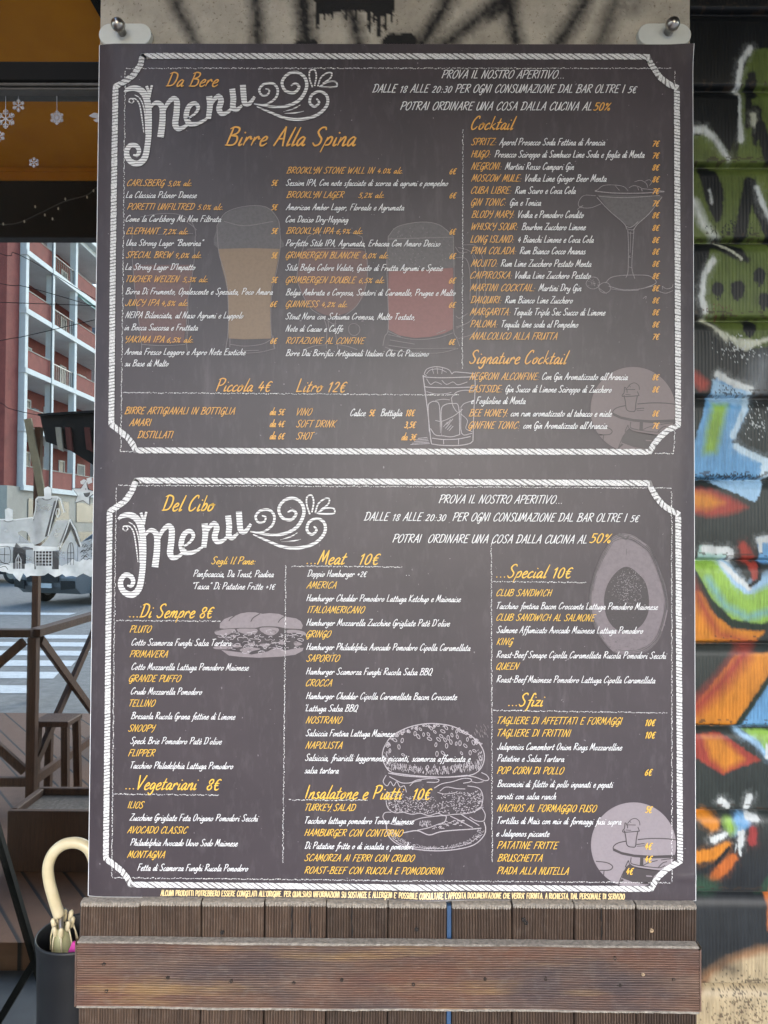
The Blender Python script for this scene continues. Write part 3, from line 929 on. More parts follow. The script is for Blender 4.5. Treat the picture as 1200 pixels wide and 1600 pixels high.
# ---- lettering.  name | text | left x | right x | baseline y | colour | capital height
MENU = '''H|Da Bere|259.5|343|137.5|o|22
H|Birre Alla Spina|351|558|229.5|o|29
T|PROVA IL NOSTRO APERITIVO...|689.5|880|125|w|13
+|DALLE 18 ALLE 20:30 PER OGNI CONSUMAZIONE DAL BAR OLTRE I 5€|581|995|147|w|13
+|POTRAI ORDINARE UNA COSA DALLA CUCINA AL|625|923|174.3|w|13
+|50%|925|954.5|175|o|16
H|Cocktail|735.5|807.5|204.6|o|21
E|CARLSBERG|200|260|292.5|o|10
+|5,0% alc.|263|301|292.5|o|10
+|5€|424|436|292|o|10
+|La Classica Pilsner Danese|198|309|311|w|10
E|PORETTI UNFILTRED|200|306|329.5|o|10
+|5.0% alc.|309|349|329.5|o|10
+|5€|424|435.5|330|o|10
+|Come la Carlsberg Ma Non Filtrata|198|347|348|w|10
E|ELEPHANT|198.7|253|367.5|o|10
+|7,2% alc.|256|295.4|367.5|o|10
+|5€|424|436|367|o|10
+|Una Strong Lager "Beverina"|199|320.6|385.5|w|10
E|SPECIAL BREW|198|273|404.6|o|10
+|9,0% alc.|276|316|404.6|o|10
+|5€|424|435.5|405|o|10
+|La Strong Lager D'Impatto|197|307.6|423|w|10
E|TUCHER WEIZEN|198.7|283|442|o|10
+|5,3% alc.|286|326|442|o|10
+|5€|424|435.5|443|o|10
+|Birra Di Frumento, Opalescente e Speziata, Poco Amara|197|427.5|461|w|10
E|JUICY IPA|197|251|479|o|10
+|4,8% alc.|254|295|479|o|10
+|6€|423|435|480.6|o|10
+|NEIPA Bilanciata, al Naso Agrumi e Luppolo|197|382.5|498|w|10
+|in Bocca Succosa e Fruttata|196|311|517|w|10
E|YAKIMA IPA|197.5|259|536|o|10
+|6,5% alc.|262|303|536|o|10
+|6€|423|435|538|o|10
+|Aroma Fresco Leggero e Aspro Note Esotiche|196|385|555|w|10
+|su Base di Malto|196|266|573|w|10
E|BROOKLYN STONE WALL IN|447.5|587|273|o|10
+|4.0% alc.|590|629|273|o|10
+|6€|702|714|274|o|10
+|Session IPA, Con note sfacciate di scorza di agrumi e pompelmo|447|701|292|w|10
E|BROOKLYN LAGER|447.5|539|311|o|10
+|5,2% alc.|559.5|600.5|311|o|10
+|6€|702|714|311.5|o|10
+|American Amber Lager, Floreale e Agrumata|447|632|330|w|10
+|Con Deciso Dry-Hopping|447|545|349|w|10
E|BROOKLYN IPA|447|522|367|o|10
+|6,9% alc.|526|567|367|o|10
+|6€|702|713|368|o|10
+|Perfetto Stile IPA, Agrumata, Erbacea Con Amaro Deciso|447|689|386|w|10
E|GRIMBERGEN BLANCHE|447|564|405|o|10
+|6,0% alc.|567|607|405|o|10
+|6€|702|713|406|o|10
+|Stile Belga Colore Velato, Gusto di Frutta Agrumi e Spezie|446.5|692|424|w|10
E|GRIMBERGEN DOUBLE|447|558|443.5|o|10
+|6,5% alc.|561|601|443.5|o|10
+|6€|701|713|444|o|10
+|Belga Ambrata e Corposa, Sentori di Caramello, Prugne e Malto|446.5|712.6|462.5|w|10
E|GUINNESS|447|500|481|o|10
+|4,2% alc.|503|543|481|o|10
+|6€|701|713|482|o|10
+|Stout Nera con Schiuma Cremosa, Malto Tostato,|446.5|648|500|w|10
+|Note di Cacao e Caffe|446.5|536.7|519|w|10
E|ROTAZIONE AL CONFINE|447|572|538|o|10
+|6€|701|712|539.6|o|10
+|Birre Dai Birrifici Artigianali Italiani Che Ci Piacciono|446.5|671|557|w|10
E|SPRITZ:|735.4|775|229|o|11
+|Aperol Prosecco Soda Fettina di Arancia|779|944.6|229|w|11
+|7€|1018|1030|231|o|10
E|HUGO:|735.4|766|248|o|11
+|Prosecco Sciroppo di Sambuco Lime Soda e foglie di Menta|772|1006|248|w|11
+|7€|1018|1030|249.5|o|10
E|NEGRONI:|735.4|783|267|o|11
+|Martini Rosso Campari Gin|788|896|267|w|11
+|8€|1018|1030|268|o|10
E|MOSCOW MULE:|735.4|814|285.5|o|11
+|Vodka Lime Ginger Beer Menta|819.5|947|285.5|w|11
+|8€|1018|1030|286.5|o|10
E|CUBA LIBRE:|735.4|798.4|304.4|o|11
+|Rum Scuro e Coca Cola|803.6|899|304.4|w|11
+|7€|1018|1030|305|o|10
E|GIN TONIC:|735.4|790|323|o|11
+|Gin e Tonica|796|845|323|w|11
+|7€|1018|1030|324|o|10
E|BLODY MARY:|735.4|803|342|o|11
+|Vodka e Pomodoro Condito|808.5|912|342|w|11
+|8€|1018|1030|342.5|o|10
E|WHISKY SOUR:|735.6|808.5|361|o|11
+|Bourbon Zucchero Limone|813.6|914.4|361|w|11
+|8€|1018|1030|362|o|10
E|LONG ISLAND:|734.4|802.5|380.5|o|11
+|4 Bianchi Limone e Coca Cola|808.5|927|380.5|w|11
+|8€|1018|1030|381|o|10
E|PINA COLADA:|735|806|398.5|o|11
+|Rum Bianco Cocco Ananas|811|914.4|398.5|w|11
+|8€|1018|1030|399|o|10
E|MOJITO:|735|777|418|o|11
+|Rum Lime Zucchero Pestato Menta|781.5|923.4|418|w|11
+|8€|1018|1030|418|o|10
E|CAIPIROSKA:|734.4|799.5|436.6|o|11
+|Vodka Lime Zucchero Pestato|804|923|436.6|w|11
+|8€|1018|1030|437|o|10
E|MARTINI COCKTAIL:|733.5|835.5|456|o|11
+|Martini Dry Gin|840|907.5|456|w|11
+|8€|1018|1030|456|o|10
E|DAIQUIRI:|734|783|475|o|11
+|Rum Bianco Lime Zucchero|788|895|475|w|11
+|8€|1018|1030|475|o|10
E|MARGARITA:|733.5|797|493.6|o|11
+|Tequile Triple Sec Succo di Limone|802.5|945|493.6|w|11
+|8€|1018|1030|493.5|o|10
E|PALOMA:|734|777|512.5|o|11
+|Tequila lime soda al Pompelmo|783|903.6|512.5|w|11
+|8€|1018|1030|512.5|o|10
E|ANALCOLICO ALLA FRUTTA|733|870.6|531.4|o|11
+|7€|1018|1030|531.5|o|10
H|Signature Cocktail|732|890|569|o|21
E|NEGRONI ALCONFINE:|733|842|594|o|11
+|Con Gin Aromatizzato all'Arancia|846|980|594|w|11
+|8€|1018|1029.5|594.5|o|10
E|EASTSIDE:|732|784.5|613.5|o|11
+|Gin Succo di Limone Sciroppo di Zucchero|789|955.5|613.5|w|11
+|e Foglioline di Menta|735.6|821|631.5|w|11
+|8€|1018|1029.5|613.5|o|10
E|BEE HONEY:|731.4|793|651|o|11
+|con rum aromatizzato al tabacco e miele|797|955|651|w|11
+|8€|1018|1029.5|651|o|10
E|GINFINE TONIC:|731.4|811.5|670|o|11
+|con Gin Aromatizzato all'Arancia|816.6|948|670|w|11
+|7€|1018|1029.5|670|o|10
H|Piccola 4€|338|427.5|612|o|20
H|Litro 12€|463|544|613|o|20
E|BIRRE ARTIGIANALI IN BOTTIGLIA|195.5|369|647.5|o|11
+|da 5€|422|447|649|o|10.5
E|AMARI|203|239|666|o|11
+|da 4€|422|447|667.5|o|10.5
E|DISTILLATI|215.5|273|685|o|11
+|da 6€|422|447|686.5|o|10.5
E|VINO|464|489|649.5|o|11
+|Calice|547.5|572|650.5|w|11
+|5€|576|587.5|650.5|o|11
+|Bottiglia|594|629|650.5|w|11
+|18€|634|649.5|650.5|o|11
E|SOFT DRINK|463|527.5|668|o|11
+|3,5€|631|651|669|o|11
E|SHOT|463|493|687|o|11
+|da 3€|627|652|688|o|10.5
H|Del Cibo|253|338.6|798|y|24
T|PROVA IL NOSTRO APERITIVO...|685|877|786.2|w|13
+|DALLE 18 ALLE 20:30  PER OGNI CONSUMAZIONE DAL BAR OLTRE I 5€|568|999|813.3|w|13
+|POTRAI  ORDINARE UNA COSA DALLA CUCINA AL|613|915.5|847.5|w|13
+|50%|918.7|956|848|y|19
E|Segli Il Pane:|331|400.6|881|y|11.5
+|Panfocaccia, Da Toast, Piadina|303|429|900.7|w|10.5
+|"Tasca" Di Patatine Fritte +1€|303|432|920|w|10.5
H|...Di Sempre 8€|203|337|964|y|21
E|PLUTO|204|239|987.4|y|10.5
+|Cotto Scamorza Funghi Salsa Tartara|207|363|1007.5|w|10.5
E|PRIMAVERA|204|264.4|1026|y|10.5
+|Cotto Mozzarella Lattuga Pomodoro Maionese|207|390|1045.5|w|10.5
E|GRANDE PUFFO|203|285|1064|y|10.5
+|Crudo Mozzarella Pomodoro|206|318|1083.7|w|10.5
E|TELLINO|203.5|245|1102.6|y|10.5
+|Bresaola Rucola Grana fettine di Limone|205.5|369|1122|w|10.5
E|SNOOPY|201.7|245.6|1141.5|y|10.5
+|Speck Brie Pomodoro Patè D'olive|205|348|1160.7|w|10.5
E|FLIPPER|201.7|245|1180|y|10.5
+|Tacchino Philadelphia Lattuga Pomodoro|205.5|366.5|1199|w|10.5
H|...Vegetariani  8€|197|348|1231.5|y|21
E|ILIOS|201|227.5|1261|y|10.5
+|Zucchine Grigliate Feta Origano Pomodori Secchi|203.7|405.7|1280|w|10.5
E|AVOCADO CLASSIC|200|295.5|1299.7|y|10.5
+|Philadelphia Avocado Uovo Sodo Maionese|205|372.7|1319|w|10.5
E|MONTAGNA|200|260|1338|y|10.5
+|Fetta di Scamorza Funghi Rucola Pomodoro|216|389.7|1358|w|10.5
H|...Meat|479|544|881|y|21
+|10€|562|596|881.5|y|21
E|Doppio Hamburger +2€|480|574.5|900.5|w|10.5
+|..|634|640|899|w|10
E|AMERICA|479|527|918.7|y|10.5
+|Hamburger Cheddar Pomodoro Lattuga Ketchup e Maionaise|479|720|938.7|w|10.5
E|ITALOAMERICANO|480.7|571|957|y|10.5
+|Hamburger Mozzarella Zucchine Grigliate Patè D'olive|479|703|976.7|w|10.5
E|GRINGO|479|518.5|995|y|10.5
+|Hamburger Philadelphia Avocado Pomodoro Cipolla Caramellata|479|735|1014.5|w|10.5
E|SAPORITO|479|532|1032.7|y|10.5
+|Hamburger Scamorza Funghi Rucola Salsa BBQ|478.5|676|1052.7|w|10.5
E|CROCCA|478.5|520|1071|y|10.5
+|Hamburger Cheddar Cipolla Caramellata Bacon Croccante|478.5|714|1091|w|10.5
+|'Lattuga Salsa BBQ|478|560|1110|w|10.5
E|NOSTRANO|478|536|1128.7|y|10.5
+|Salsiccia Fontina Lattuga Maionese|478|617|1148.7|w|10.5
E|NAPOLISTA|477.5|536|1168|y|10.5
+|Salsiccia, friarielli leggermente piccanti, scamorza affumicata e|477|735|1187|w|10.5
+|salsa tartara|476|530|1206.5|w|10.5
H|Insalatone e Piatti  10€|476.7|676|1246|y|21
E|TURKEY SALAD|477.5|556.7|1264.7|y|10.5
+|Tacchino lattuga pomodoro Tonno Maionese|477|647|1284.7|w|10.5
E|HAMBURGER CON CONTORNO|476|630.5|1304|y|10.5
+|Di Patatine fritte o di insalata e pomodori|476|648|1324|w|10.5
E|SCAMORZA AI FERRI CON CRUDO|476|648.7|1343|y|10.5
E|ROAST-BEEF CON RUCOLA E POMODORINI|476|694|1362.5|y|10.5
H|...Special 10€|774|895.5|902|y|20.5
E|CLUB SANDWICH|775|862.7|930.7|y|10.5
+|Tacchino fontina Bacon Croccante Lattuga Pomodoro Maionese|775.5|1026.7|950.7|w|10.5
E|CLUB SANDWICH AL SALMONE|775|930.7|969|y|10.5
+|Salmone Affumicato Avocado Maionese Lattuga Pomodoro|775|1004.5|988|w|10.5
E|KING|775|802|1006.7|y|10.5
+|Roast-Beef Senape Cipolla Caramellata Rucola Pomodori Secchi|775|1041|1026.7|w|10.5
E|QUEEN|775|812|1045|y|10.5
+|Roast-Beef Maionese Pomodoro Lattuga Cipolla Caramellata|775|1022.7|1065|w|10.5
H|...Sfizi|793|851.6|1102|y|20
E|TAGLIERE DI AFFETTATI E FORMAGGI|776.5|972|1129.7|y|11
+|10€|1006.7|1024|1132.7|y|11
E|TAGLIERE DI FRITTINI|776.5|892|1149|y|11
+|10€|1006.7|1024|1152|y|11
+|Jalapenios Camembert Onion Rings Mozzarelline|776|971|1169.6|w|10.5
+|Patatine e Salsa Tartara|776|881|1188|w|10.5
E|POP CORN DI POLLO|775.7|881|1207.5|y|11
+|6€|1006|1019|1210|y|11
+|Bocconcini di filetto di pollo inpanati e pepati|775.7|958|1227.6|w|10.5
+|serviti con salsa ranch|775|868|1246.6|w|10.5
E|NACHOS AL FORMAGGIO FUSO|775.7|932|1266|y|11
+|5€|1006|1019|1268|y|11
+|Tortillas di Mais con mix di formaggi fusi sopra|776.5|970|1285|w|10.5
+|e Jalapenos piccante|775|858|1304.6|w|10.5
E|PATATINE FRITTE|775.7|873|1323.8|y|11
+|4€|1006|1019|1325|y|11
E|BRUSCHETTA|775.7|847.5|1343.6|y|11
+|4€|1006|1019|1345|y|11
E|PIADA ALLA NUTELLA|775.7|888.4|1363.5|y|11
+|4€|977|989.6|1364|y|11'''
cur, kind_ = None, None
NAMES = {'H': 'heading', 'T': 'offer_text', 'E': 'item_name', 'D': 'description', 'P': 'price', 'A': 'strength_text'}
grp = 'H'
MI = {'w': 0, 'o': 1, 'y': 2}
def flush():
    if cur is not None:
        cur.build(NAMES[kind_], [I_WHITE, I_ORANGE, I_YELLOW], poster)
for line in MENU.split('\n'):
    k_, txt, x0, x1, yb, cc, cap = line.split('|')
    flush()
    cur = Ink(5)
    if k_ != '+':
        grp = k_
    kind_ = grp if grp in 'HT' else 'P' if ('€' in txt and len(txt) < 7) else 'A' if 'alc.' in txt else 'D' if cc == 'w' else 'E'
    cap = float(cap)
    if kind_ == 'P':
        cap *= 1.12
    cur.text(txt, float(x0), float(x1), float(yb), cap, MI[cc], 0.094 if cap > 14 else 0.122 if kind_ == 'P' else 0.099)
flush()
n_ = Ink(5)
n_.text("ALCUNI PRODOTTI POTREBBERO ESSERE CONGELATI ALL'ORIGINE. PER QUALSIASI INFORMAZIONI SU SOSTANZE E ALLERGENI E' POSSIBILE CONSULTARE L'APPOSITA DOCUMENTAZIONE CHE VERRA' FORNITA. A RICHIESTA, DAL PERSONALE DI SERVIZIO",
        252, 975, 1397.2, 8.4, 0, 0.16, upright=True)
n_.build('allergen_notice', [I_CREAM], poster)

# ---- rope frames
def rope(pts, name):
    k = Ink(3)
    P = []
    for i in range(len(pts)):
        a, b = np.array(pts[i], float), np.array(pts[(i + 1) % len(pts)], float)
        L = np.hypot(*(b - a))
        m = max(2, int(L / 3))
        for u in range(m):
            P.append(a + (b - a) * u / m)
    P = np.array(P)
    n = len(P)
    T = np.roll(P, -2, 0) - np.roll(P, 2, 0)
    T /= np.hypot(T[:, 0], T[:, 1])[:, None]
    N = np.stack([-T[:, 1], T[:, 0]], -1)
    seg = np.hypot(*(np.roll(P, -1, 0) - P).T)
    s_ = np.concatenate([[0], np.cumsum(seg)])
    total = s_[-1]
    cl = np.vstack([P, P[:1]])
    Nn = np.vstack([N, N[:1]])
    Tn = np.vstack([T, T[:1]])
    def at(q):
        q = q % total
        return (np.array([np.interp(q, s_, cl[:, 0]), np.interp(q, s_, cl[:, 1])]),
                np.array([np.interp(q, s_, Nn[:, 0]), np.interp(q, s_, Nn[:, 1])]), np.array([np.interp(q, s_, Tn[:, 0]), np.interp(q, s_, Tn[:, 1])]))
    k.rib([tuple(p) for p in P], 8.4, 1, closed=True)
    q = 0.0
    while q < total:
        p, nn, tt_ = at(q)
        horiz = abs(tt_[0])
        per = 5.0 + 5.5 * horiz ** 3
        th = per * random.uniform(0.60, 0.90)
        # strands lean the way a right hand twisted rope does
        shear = 2.0 + 13.0 * horiz ** 4
        sgn = 1
        if abs(tt_[1]) > .8:
            sgn = -1 if tt_[1] > 0 else 1
        left, right = [], []
        for u in np.linspace(-1, 1, 5):
            jit = random.uniform(-.5, .5)
            p2, n2, _ = at(q + sgn * shear * u * 0.5 + jit)
            left.append(p2 + n2 * u * (4.5 + random.uniform(-.35, .35)))
            p3, n3, _ = at(q + sgn * shear * u * 0.5 + th + jit * .5)
            right.append(p3 + n3 * u * (4.5 + random.uniform(-.35, .35)))
        o = len(k.v)
        for a in left + right:
            b = pp(*a)
            k.v.append((float(b[0]), float(b[1])))
            k.dy.append(0.0)
        for i in range(4):
            k.f.append((o + i, o + i + 1, o + 5 + i + 1, o + 5 + i))
            k.mi.append(0)
        q += per
    k.y -= 0.00005
    # strands sit a hair above the smudged underlay
    ob = k.build(name, [I_CHALK, I_CHALKD], poster)
    used = set()
    for poly_ in ob.data.polygons:
        if poly_.material_index == 0:
            used.update(poly_.vertices)
    for i in used:
        ob.data.vertices[i].co.y -= 0.0002
    return ob
R1 = [(224, 90), (1011, 91), (1015.5, 102), (1028.5, 122), (1044.7, 135), (1056, 139), (1057, 400), (1058, 665), (1043, 672), (1030, 683), (1020, 695), (1014, 706.5),
      (600, 706), (213, 704), (209, 695), (200, 683), (187.5, 673), (175.5, 664), (178, 400), (182, 137), (195, 131), (210, 120), (221, 103)]
R2 = [(214, 751), (1013, 755), (1016.5, 764), (1024, 777), (1034, 789), (1047, 798), (1058, 803), (1059.5, 1070), (1061, 1344), (1050, 1350), (1038, 1358), (1028, 1367), (1021, 1377), (1016, 1387),
      (600, 1384), (205, 1380), (200, 1369), (191, 1358), (178, 1348), (167, 1340), (170, 1070), (173, 799), (183, 793), (197, 783), (207, 769)]
rope(R1, 'rope_border')
rope(R2, 'rope_border')

# ---- dotted chalk rules
def dotted(pts, seed, dens=1.0):
    random.seed(seed)
    k = Ink(2)
    for a, b in zip(pts[:-1], pts[1:]):
        a, b = np.array(a, float), np.array(b, float)
        L = np.hypot(*(b - a))
        d = (b - a) / L
        nn = np.array([-d[1], d[0]])
        q = 0.0
        while q < L:
            ln = random.choice([0.8, 1.0, 1.4, 2.0, 3.2])
            off = random.uniform(-.7, .7)
            w_ = random.uniform(.7, 1.5)
            p0 = a + d * q + nn * off
            p1 = a + d * min(L, q + ln) + nn * (off + random.uniform(-.5, .5))
            k.rib([tuple(p0), tuple(p1 + d * .1)], w_, 0)
            q += ln + random.choice([.5, .7, .9, 1.2, 2.2]) / dens
    return k.build('dotted_rule', [I_CHALK], poster)
for i, q in enumerate([
    [(198, 109), (1047, 109)], [(197, 113), (194, 400), (190, 706)], [(1052.5, 113), (1053, 135)], [(190, 706), (212, 706)], [(1022, 709), (1051, 709), (1053, 672)],
    [(723, 204), (722.5, 400), (722, 577)], [(194, 614), (717, 618)],
    [(186, 758.5), (1048, 762.5)], [(183, 762), (179, 1060), (176, 1368)], [(177, 1369.5), (600, 1374), (1046, 1377.5)], [(1048, 768), (1048.5, 1070), (1048.5, 1376)],
    [(447, 883), (445, 1110), (442.5, 1348)], [(767, 848), (768, 1100), (768.5, 1345)],
    [(183, 969), (345, 970)], [(179, 1239.5), (343, 1241)], [(456, 884.5), (628, 885.5)], [(452, 1248.5), (574, 1249)], [(770, 908.5), (915, 910)], [(770, 1109), (1041, 1113)]]):
    dotted(q, 40 + i, 1.15)
random.seed(7)

# ---- the two big chalk words
t = NT('streaked_chalk_ink')
wv = t.n('ShaderNodeTexWave', wave_type='BANDS', bands_direction='Z')
wv.inputs['Scale'].default_value = 70
wv.inputs['Distortion'].default_value = 4.5
wv.inputs['Detail'].default_value = 3
wv.inputs['Detail Scale'].default_value = 1.2
t.l(t.coord((0.5, 1, 1)), wv.inputs['Vector'])
t.col(t.ramp(wv.outputs['Fac'], [(0.16, (0.26, 0.25, 0.25)), (0.42, (0.74, 0.73, 0.72))]))
t.set(Roughness=SHEEN)
I_STREAK = t.m
def word(fx):
    k = Ink(4)
    def st(pts, w_, closed=False):
        ws = [q * WS for q in w_] if hasattr(w_, '__len__') else [w_ * WS] * len(pts)
        k.rib([fx(*p) for p in pts], ws, 0, True, 6, closed)
    WS = 1 / 3.243
    st([(84, 184), (105, 167), (145, 164), (178, 184), (198, 225), (207, 290), (207, 380), (200, 455), (186, 515), (155, 543), (120, 536), (98, 508), (97, 475), (118, 450), (146, 456), (158, 480), (148, 502), (128, 500)],
       [12, 24, 30, 34, 34, 32, 30, 30, 32, 32, 30, 28, 26, 25, 24, 22, 18, 8])
    st([(196, 152), (206, 180), (214, 212)], [14, 14, 4])
    st([(223, 148), (216, 180), (214, 212)], [12, 11, 4])
    st([(118, 238), (108, 232), (110, 218), (124, 217), (131, 230), (120, 240)], 6)
    st([(112, 214), (140, 218), (160, 246), (172, 310), (182, 388)], [4, 6, 7, 7, 4])
    st([(135, 196), (163, 216), (182, 262), (190, 320), (191, 392)], [4, 6, 7, 7, 4])
    st([(212, 268), (232, 242), (254, 238), (275, 262), (276, 330), (266, 412)], [10, 18, 26, 30, 32, 34])
    st([(274, 306), (300, 244), (330, 216), (349, 232), (347, 290), (341, 345), (357, 368), (390, 356), (418, 326)], [10, 20, 26, 30, 32, 32, 26, 18, 12])
    st([(402, 318), (440, 292), (457, 262), (440, 240), (410, 256), (396, 305), (412, 342), (452, 342), (492, 322), (520, 296)], [10, 13, 18, 22, 26, 28, 26, 20, 14, 10])
    st([(512, 204), (516, 250), (508, 318)], [32, 30, 26])
    st([(512, 276), (532, 228), (558, 204), (572, 226), (562, 268), (577, 292), (608, 282), (632, 256)], [10, 18, 26, 30, 30, 25, 18, 12])
    st([(628, 166), (634, 215), (632, 258), (650, 272), (678, 250)], [30, 30, 29, 24, 12])
    st([(682, 145), (686, 200), (692, 238), (714, 242), (742, 206)], [30, 30, 28, 22, 14])
    st([(738, 241), (795, 246), (846, 214), (858, 170), (834, 140), (790, 142), (765, 170), (778, 198), (806, 196), (815, 174), (796, 166)], [6, 10, 12, 13, 13, 13, 12, 11, 10, 9, 6])
    st([(738, 242), (820, 256), (900, 254), (968, 222), (1003, 162), (996, 112), (958, 84), (910, 92), (880, 132), (896, 175), (940, 186), (966, 158), (948, 140), (924, 150)], [5, 12, 15, 17, 17, 16, 15, 15, 15, 15, 15, 14, 12, 7])
    st([(752, 256), (820, 285), (900, 315), (980, 320), (1058, 298), (1106, 250), (1106, 202), (1070, 180), (1030, 198), (1020, 236), (1044, 256), (1067, 236), (1054, 216)], [5, 12, 15, 16, 16, 16, 15, 14, 14, 14, 13, 12, 8])
    st([(887, 282), (940, 266), (972, 248)], [2, 7, 3])
    st([(892, 291), (945, 288), (990, 279)], [2, 7, 3])
    st([(1034, 160), (1019, 115), (1020, 78), (1043, 70), (1053, 102), (1044, 152)], 8)
    st([(1060, 154), (1076, 110), (1108, 86), (1130, 87), (1124, 112), (1086, 140)], 8)
    st([(1068, 156), (1110, 132), (1150, 131), (1156, 153), (1122, 158), (1076, 156)], 8)
    return k.build('chalk_word', [I_STREAK], poster)
f1 = lambda x, y: (170 + x / 3.243, 90 + y / 3.243)
def f2(x, y):
    a, b = f1(x, y)
    return 186.5 + (a - 196) * 1.018, 809.7 + (b - 145) * 1.058
word(f1)
word(f2)

# ---- faint drawings printed behind the lettering
def zf(ox, oy, s):
    return lambda *q: [(ox + q[i] / s, oy + q[i + 1] / s) for i in range(0, len(q), 2)]
def smooth_poly(k, pts, mat, n=6):
    P = np.array([pp(*p) for p in pts])
    k.polyw(catmull(P, n, True), mat)

# tumbler-like first glass and tall wheat beer glass
g = zf(180, 280, 4.444)
k = Ink(1)
k.poly(g(125, 600, 545, 600, 530, 720, 510, 830, 495, 1000, 480, 1140, 195, 1145, 170, 1000, 150, 850, 135, 700), 0)
k.build('drink_fill', [I_BROWN], poster)
k = Ink(2)
for q in (g(125, 330, 122, 480, 130, 640, 150, 850, 170, 1000, 190, 1160), g(560, 400, 555, 520, 545, 640, 510, 830, 500, 1000, 495, 1150),
          g(180, 270, 300, 248, 440, 250, 520, 290, 555, 345, 565, 400), g(300, 390, 420, 385, 545, 384), g(190, 1152, 340, 1160, 490, 1152), g(185, 1200, 190, 1160), g(500, 1150, 505, 1205),
          g(495, 300, 540, 330, 570, 360), g(510, 845, 512, 1000, 500, 1160)):
    k.rib(q, 0.9, 0, True)
k.build('tumbler_drawing', [I_LINE], poster)
k = Ink(1)
smooth_poly(k, g(712, 340, 770, 245, 900, 200, 1050, 202, 1135, 285, 1148, 400, 1143, 488, 722, 490), 1, 4)
k.poly(g(722, 490, 930, 484, 1144, 490, 1130, 580, 1110, 680, 1088, 750, 1078, 900, 1080, 1010, 1086, 1110, 900, 1116, 790, 1110, 790, 900, 784, 790, 765, 690, 740, 600), 0)
k.build('beer_fill', [I_BEER, I_FOAM], poster)
k = Ink(2)
for q in (g(710, 330, 716, 440, 728, 540, 765, 660, 785, 800, 788, 1050, 770, 1190), g(1145, 350, 1150, 450, 1138, 560, 1115, 680, 1088, 800, 1085, 1050, 1112, 1180),
          g(710, 330, 770, 240, 900, 196, 1050, 200, 1130, 280, 1148, 360), g(770, 1190, 850, 1210, 1000, 1206, 1112, 1180), g(800, 1105, 800, 1170), g(800, 1150, 900, 1163, 1020, 1150, 1085, 1118),
          g(1098, 1090, 1106, 1175), g(760, 300, 900, 330, 1100, 300), g(890, 1195, 1000, 1192)):
    k.rib(q, 0.95, 0, True)
k.build('beer_glass_drawing', [I_LINE], poster)

# stemmed glass
g = zf(440, 340, 4.138)
k = Ink(1)
smooth_poly(k, g(135, 222, 340, 214, 538, 222, 556, 330, 552, 430, 520, 530, 440, 610, 330, 640, 230, 610, 150, 530, 110, 430, 112, 330), 0, 4)
k.build('drink_fill', [I_BROWN], poster)
k = Ink(2)
for q in (g(170, 130, 125, 250, 105, 350, 108, 430, 180, 580, 262, 640), g(520, 130, 548, 250, 556, 350, 545, 450, 490, 570, 400, 645), g(165, 210, 340, 204, 535, 208), g(170, 130, 220, 105, 330, 95, 450, 105, 520, 130),
          g(272, 650, 293, 720, 290, 850), g(355, 640, 347, 720, 365, 855), g(150, 855, 220, 832, 300, 826), g(345, 824, 420, 834, 490, 858), g(270, 650, 330, 690, 355, 690), g(300, 660, 310, 740)):
    k.rib(q, 0.9, 0, True)
k.rib(zf(440, 340, 4.138)(435, 735, 440, 700, 470, 690, 500, 705, 505, 740, 480, 765, 450, 760), 0.8, 0, True, 4, True)
k.build('stem_glass_drawing', [I_LINE], poster)

# beer mug
k = Ink(1)
smooth_poly(k, g(692, 130, 750, 65, 900, 36, 1020, 55, 1105, 125, 1112, 240, 1106, 330, 900, 340, 692, 348, 690, 240), 1, 4)
k.poly(g(692, 352, 880, 346, 1106, 330, 1110, 430, 1108, 560, 1106, 725, 1050, 752, 960, 775, 860, 782, 760, 765, 692, 728, 688, 560), 0)
k.build('beer_fill', [I_REDB, I_FOAM], poster)
k = Ink(2)
for q in (g(688, 130, 750, 64, 900, 35, 1020, 54, 1112, 130), g(690, 145, 900, 138, 1112, 132), g(690, 125, 680, 300, 686, 480, 690, 720, 668, 770, 655, 832), g(1110, 130, 1114, 450, 1110, 720, 1130, 780, 1150, 835),
          g(690, 760, 850, 792, 1000, 782, 1105, 750), g(692, 830, 850, 850, 1000, 850, 1125, 848), g(700, 795, 860, 822), g(690, 740, 770, 775), g(1000, 755, 1060, 730), g(670, 842, 760, 868, 1000, 880, 1140, 850),
          g(1122, 195, 1150, 232, 1200, 228), g(1125, 640, 1150, 655, 1200, 625), g(1130, 720, 1170, 700, 1210, 680)):
    k.rib(q, 1.0, 0, True)
for q in ([(715, 388), (732, 393), (743, 405), (749, 440), (745, 480), (734, 503), (712, 512)], [(722, 384), (744, 386), (755, 410), (758, 450), (753, 490), (742, 520), (716, 530)],
          [(738, 400), (745, 440), (742, 478)], [(712, 404), (728, 406), (734, 430), (734, 470)]):
    k.rib(q, 0.9, 0, True)
for i in range(70):
    x, y = random.uniform(700, 1095), random.uniform(60, 325)
    k.rib(g(x, y, x + random.uniform(-8, 8), y + random.uniform(2, 10)), 0.7, 0)
k.build('beer_mug_drawing', [I_LINE], poster)

